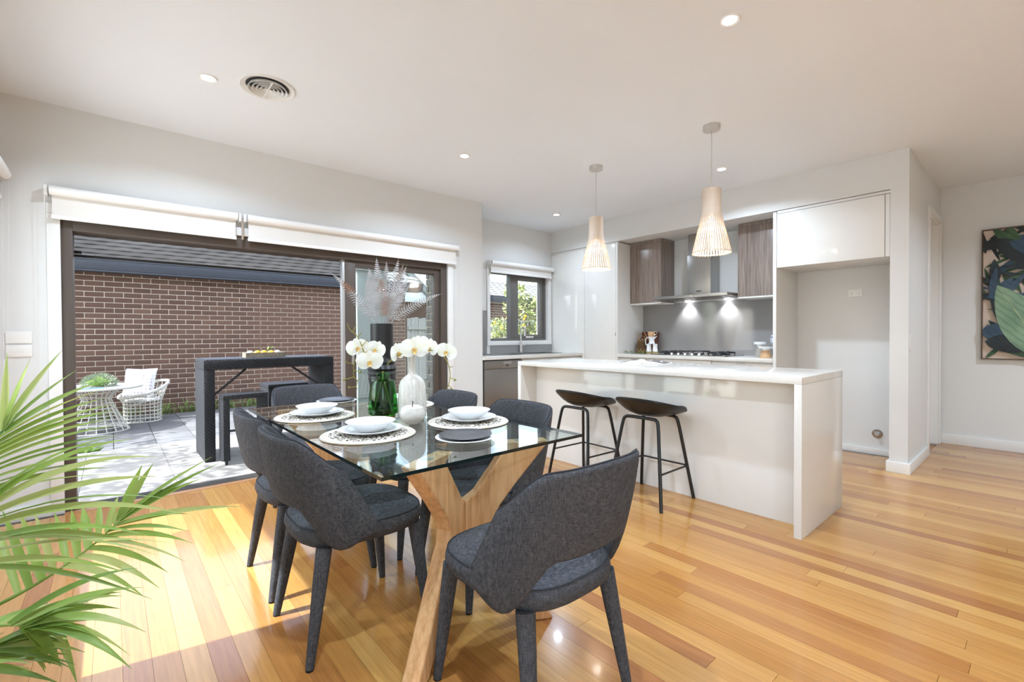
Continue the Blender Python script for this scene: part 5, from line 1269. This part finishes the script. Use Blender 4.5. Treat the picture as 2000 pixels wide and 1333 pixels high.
o = MB().box(-8.38, -8.22, -.36, -.08, GZ+.613, GZ+.622, .001).build('magazine', M['bluecover'], smooth=0); tag(o, 'blue and white magazine lying on the rattan table', 'magazine')
# wicker chair
wc = thing('rattan_chair', 'round white rattan armchair against the brick wall', 'chair', (-9.16, .36, GZ), R_(20)); wc.scale = (.80, .80, 1.08)
def rimz(q): return .36+.20*(.5-.5*math.cos(q-PI*.0))**1.4      # q measured from the open front
def rimr(q): return .36+.05*(.5-.5*math.cos(q))
def cpt(q, f):
    """f 0..1 from floor ring to rim"""
    zz = f*rimz(q); r = .29 if zz < .27 else lerp(.29, rimr(q), min(1, (zz-.27)/max(.05, rimz(q)-.27)))
    aa = q-PI/2-PI/2*0
    return Vector((r*math.sin(q), -r*math.cos(q), zz))
for i in range(6):
    z = .01+.05*i; MB().tube([(.29*math.cos(2*PI*k/36), .29*math.sin(2*PI*k/36), z) for k in range(36)], .006 if i else .010, 6, closed=True).build('ring', M['rattan_white'], wc, local=True)
for k in range(24):
    q = 2*PI*k/24; MB().tube([cpt(q, f) for f in [.02+.98*i/10 for i in range(11)]], .006, 6).build('wire', M['rattan_white'], wc, local=True)
for fz in (.72, .86): MB().tube([cpt(2*PI*k/40, fz) for k in range(40)], .006, 6, closed=True).build('ring', M['rattan_white'], wc, local=True)
MB().tube([cpt(2*PI*k/48, 1.0) for k in range(48)], .022, 10, closed=True).build('rim', M['rattan_white'], wc, local=True)
MB().lathe([(.001, .285), (.26, .285), (.285, .305), (.27, .33), (.001, .345)], 36, capt=False).build('seat_pad', M['cotton'], wc, local=True)
cu = thing('checked_cushion', 'white cushion with pale grey checks propped on the rattan chair', 'cushion', (-9.14, .30, GZ+.376), R_(58))
rows = []; n = 16
for i in range(n+1):
    row = []
    for k in range(n+1):
        a, c = -1+2*i/n, -1+2*k/n; th = .07*((1-a*a)*(1-c*c))**.45; pin = 1-.07*(1-abs(a*c))*(abs(a)**4+abs(c)**4)
        row.append((a*.225*pin, -th, .225+c*.225*pin))
    rows.append(row)
b = MB(); b.grid(rows); b.grid([[(p[0], -p[1], p[2]) for p in r] for r in rows]); b.xf(Matrix.Rotation(R_(-14), 4, 'X')); b.build('cover', M['cushion'], cu, local=True, smooth=70)
# ================================================================= OUTSIDE: PLANTS
rg = random.Random(31)
spots = [(-9.80, -.55, 'behind the rattan table'), (-9.78, -.15, 'between rattan table and brick wall'), (-9.80, .25, 'under the rattan chair'), (-9.80, .70, 'right of the rattan chair'), (-9.82, 1.0, 'at the wall foot midway to the bar table'), (-9.82, 1.30, 'at the wall foot left of the bar table leg'),
         (-9.80, 1.62, 'behind the bar table leg'), (-9.82, 1.95, 'seen through the front bar stool'), (-9.80, 2.3, 'right of the front bar stool'), (-9.82, 2.7, 'behind the far bar stool')]
for x, y, w0 in spots:
    b = MB()
    for k in range(34):
        a = rg.uniform(0, 2*PI); ln = rg.uniform(.14, .34); p = Vector((x+rg.uniform(-.06, .06), y+rg.uniform(-.12, .12), GZ-.02)); d = Vector((math.cos(a), math.sin(a), 0)); up = rg.uniform(.5, .9); n_ = Vector((-d.y, d.x, 0))*.005
        m0 = p+d*ln*.35+Vector((0, 0, ln*up*.8)); e = p+d*ln*.95+Vector((0, 0, ln*up*.55)); b.add([p-n_, p+n_, m0+n_, e, m0-n_], [(0, 1, 2, 4), (4, 2, 3)])
    tag(b.build('grass_tuft', M['grass'], smooth=0), 'strappy grass tuft '+w0, 'grass', 'grass tufts along the brick wall')
b = MB()
for k in range(9):
    a = k*.7; p = Vector((-6.62, -.20, GZ)); d = Vector((math.cos(a), math.sin(a), 0)); n_ = Vector((-d.y, d.x, 0)); b.add([p, p+d*.07+n_*.03+Vector((0, 0, .10)), p+d*.14+Vector((0, 0, .13)), p+d*.07-n_*.03+Vector((0, 0, .10))], [(0, 1, 2, 3)])
tag(b.build('broadleaf_weed', M['leafgreen'], smooth=0), 'small broad leaved plant at the edge of the terrace', 'plant')
# citrus tree outside the sink window
cb = onx(1030, 640, -7.4); tr = thing('citrus_tree', 'citrus tree with yellow fruit outside the sink window', 'tree', (cb.x, cb.y, GZ))
MB().tube([(0, 0, 0), (.03, .02, .5), (0, -.05, 1.0), (.02, .05, 1.6)], [.045, .035, .028, .012], 8).build('trunk', M['bark'], tr, local=True)
for k in range(7):
    a = k*.9; MB().tube([(.0, -.02, .7+.1*k), (.22*math.cos(a), .22*math.sin(a), .95+.13*k), (.34*math.cos(a), .34*math.sin(a), 1.05+.14*k)], [.016, .010, .004], 6).build('branch', M['bark'], tr, local=True)
b = MB(); rg = random.Random(4)
wt_ = (Vector((cb.x, cb.y, 1.2))-O3).dot(_fw)
blobs = [(990, 640, .42), (1015, 645, .40), (1045, 640, .40), (1000, 600, .36), (1030, 610, .40), (995, 570, .22), (1022, 580, .28), (1045, 590, .22), (970, 632, .24), (968, 655, .24), (1050, 655, .36), (1018, 562, .14), (992, 555, .12)]
for (bx_, by_, br) in blobs:
    c = at(bx_, by_, wt_+rg.uniform(-.15, .15))
    for k in range(int(560*br)):
        d = Vector((rg.gauss(0, 1), rg.gauss(0, 1), rg.gauss(0, 1))).normalized(); p = c+d*br*.62*rg.random()**.45
        l = rg.uniform(.03, .055); t1 = Vector((rg.gauss(0, 1), rg.gauss(0, 1), rg.gauss(0, .7))).normalized(); s1 = t1.cross(d)
        s1 = s1.normalized() if s1.length > 1e-3 else Vector((1, 0, 0)); b.add([p-t1*l, p+s1*l*.42, p+t1*l, p-s1*l*.42], [(0, 1, 2, 3)])
M['citrusleaf'] = plain('citrus_leaf', srgb(160, 168, 100), .45, var=.4, vs=7)
o = b.build('foliage', M['citrusleaf'], tr, smooth=0)
for (fx, fy) in ((966, 630), (979, 641), (991, 621), (997, 620), (1023.5, 624), (1022.5, 635.5), (1026, 618), (993, 653)):
    b = MB(); b.sphere(tuple(at(fx, fy, wt_-.34)), .027, 12, 8, (1, 1, 1.15)); b.build('fruit', M['lemon'], tr)

# unseen tree added left of the yard so its crown dapples the terrace
tr = thing('added_shade_tree', 'unseen leafy tree added left of the yard to dapple the terrace', 'tree', (-7.4, -3.6, GZ))
MB().tube([(0, 0, 0), (.05, .05, 1.2), (.0, .1, 2.4), (.1, .2, 3.2)], [.10, .08, .06, .03], 8).build('trunk', M['bark'], tr, local=True)
b = MB(); rg = random.Random(77)
for k in range(7):
    a = k*.9; MB().tube([(0, .05, 1.9+.12*k), (.8*math.cos(a), .6*math.sin(a), 2.6+.1*k), (1.6*math.cos(a), 1.0*math.sin(a), 2.9+.12*k)], [.04, .025, .01], 6).build('branch', M['bark'], tr, local=True)
for k in range(80):
    c = Vector((rg.uniform(-2.0, 2.3), rg.uniform(-.9, 1.5), rg.uniform(2.3, 3.9)))
    for i in range(46):
        d = Vector((rg.gauss(0, 1), rg.gauss(0, 1), rg.gauss(0, .7))); p = c+d*.17; t1 = Vector((rg.gauss(0, 1), rg.gauss(0, 1), rg.gauss(0, .6))).normalized()*.085; s1 = t1.cross(Vector((rg.gauss(0, 1), rg.gauss(0, 1), rg.gauss(0, 1)))).normalized()*.034
        b.add([p-t1, p+s1, p+t1, p-s1], [(0, 1, 2, 3)])
b.build('foliage', M['leafgreen'], tr, local=True, smooth=0)
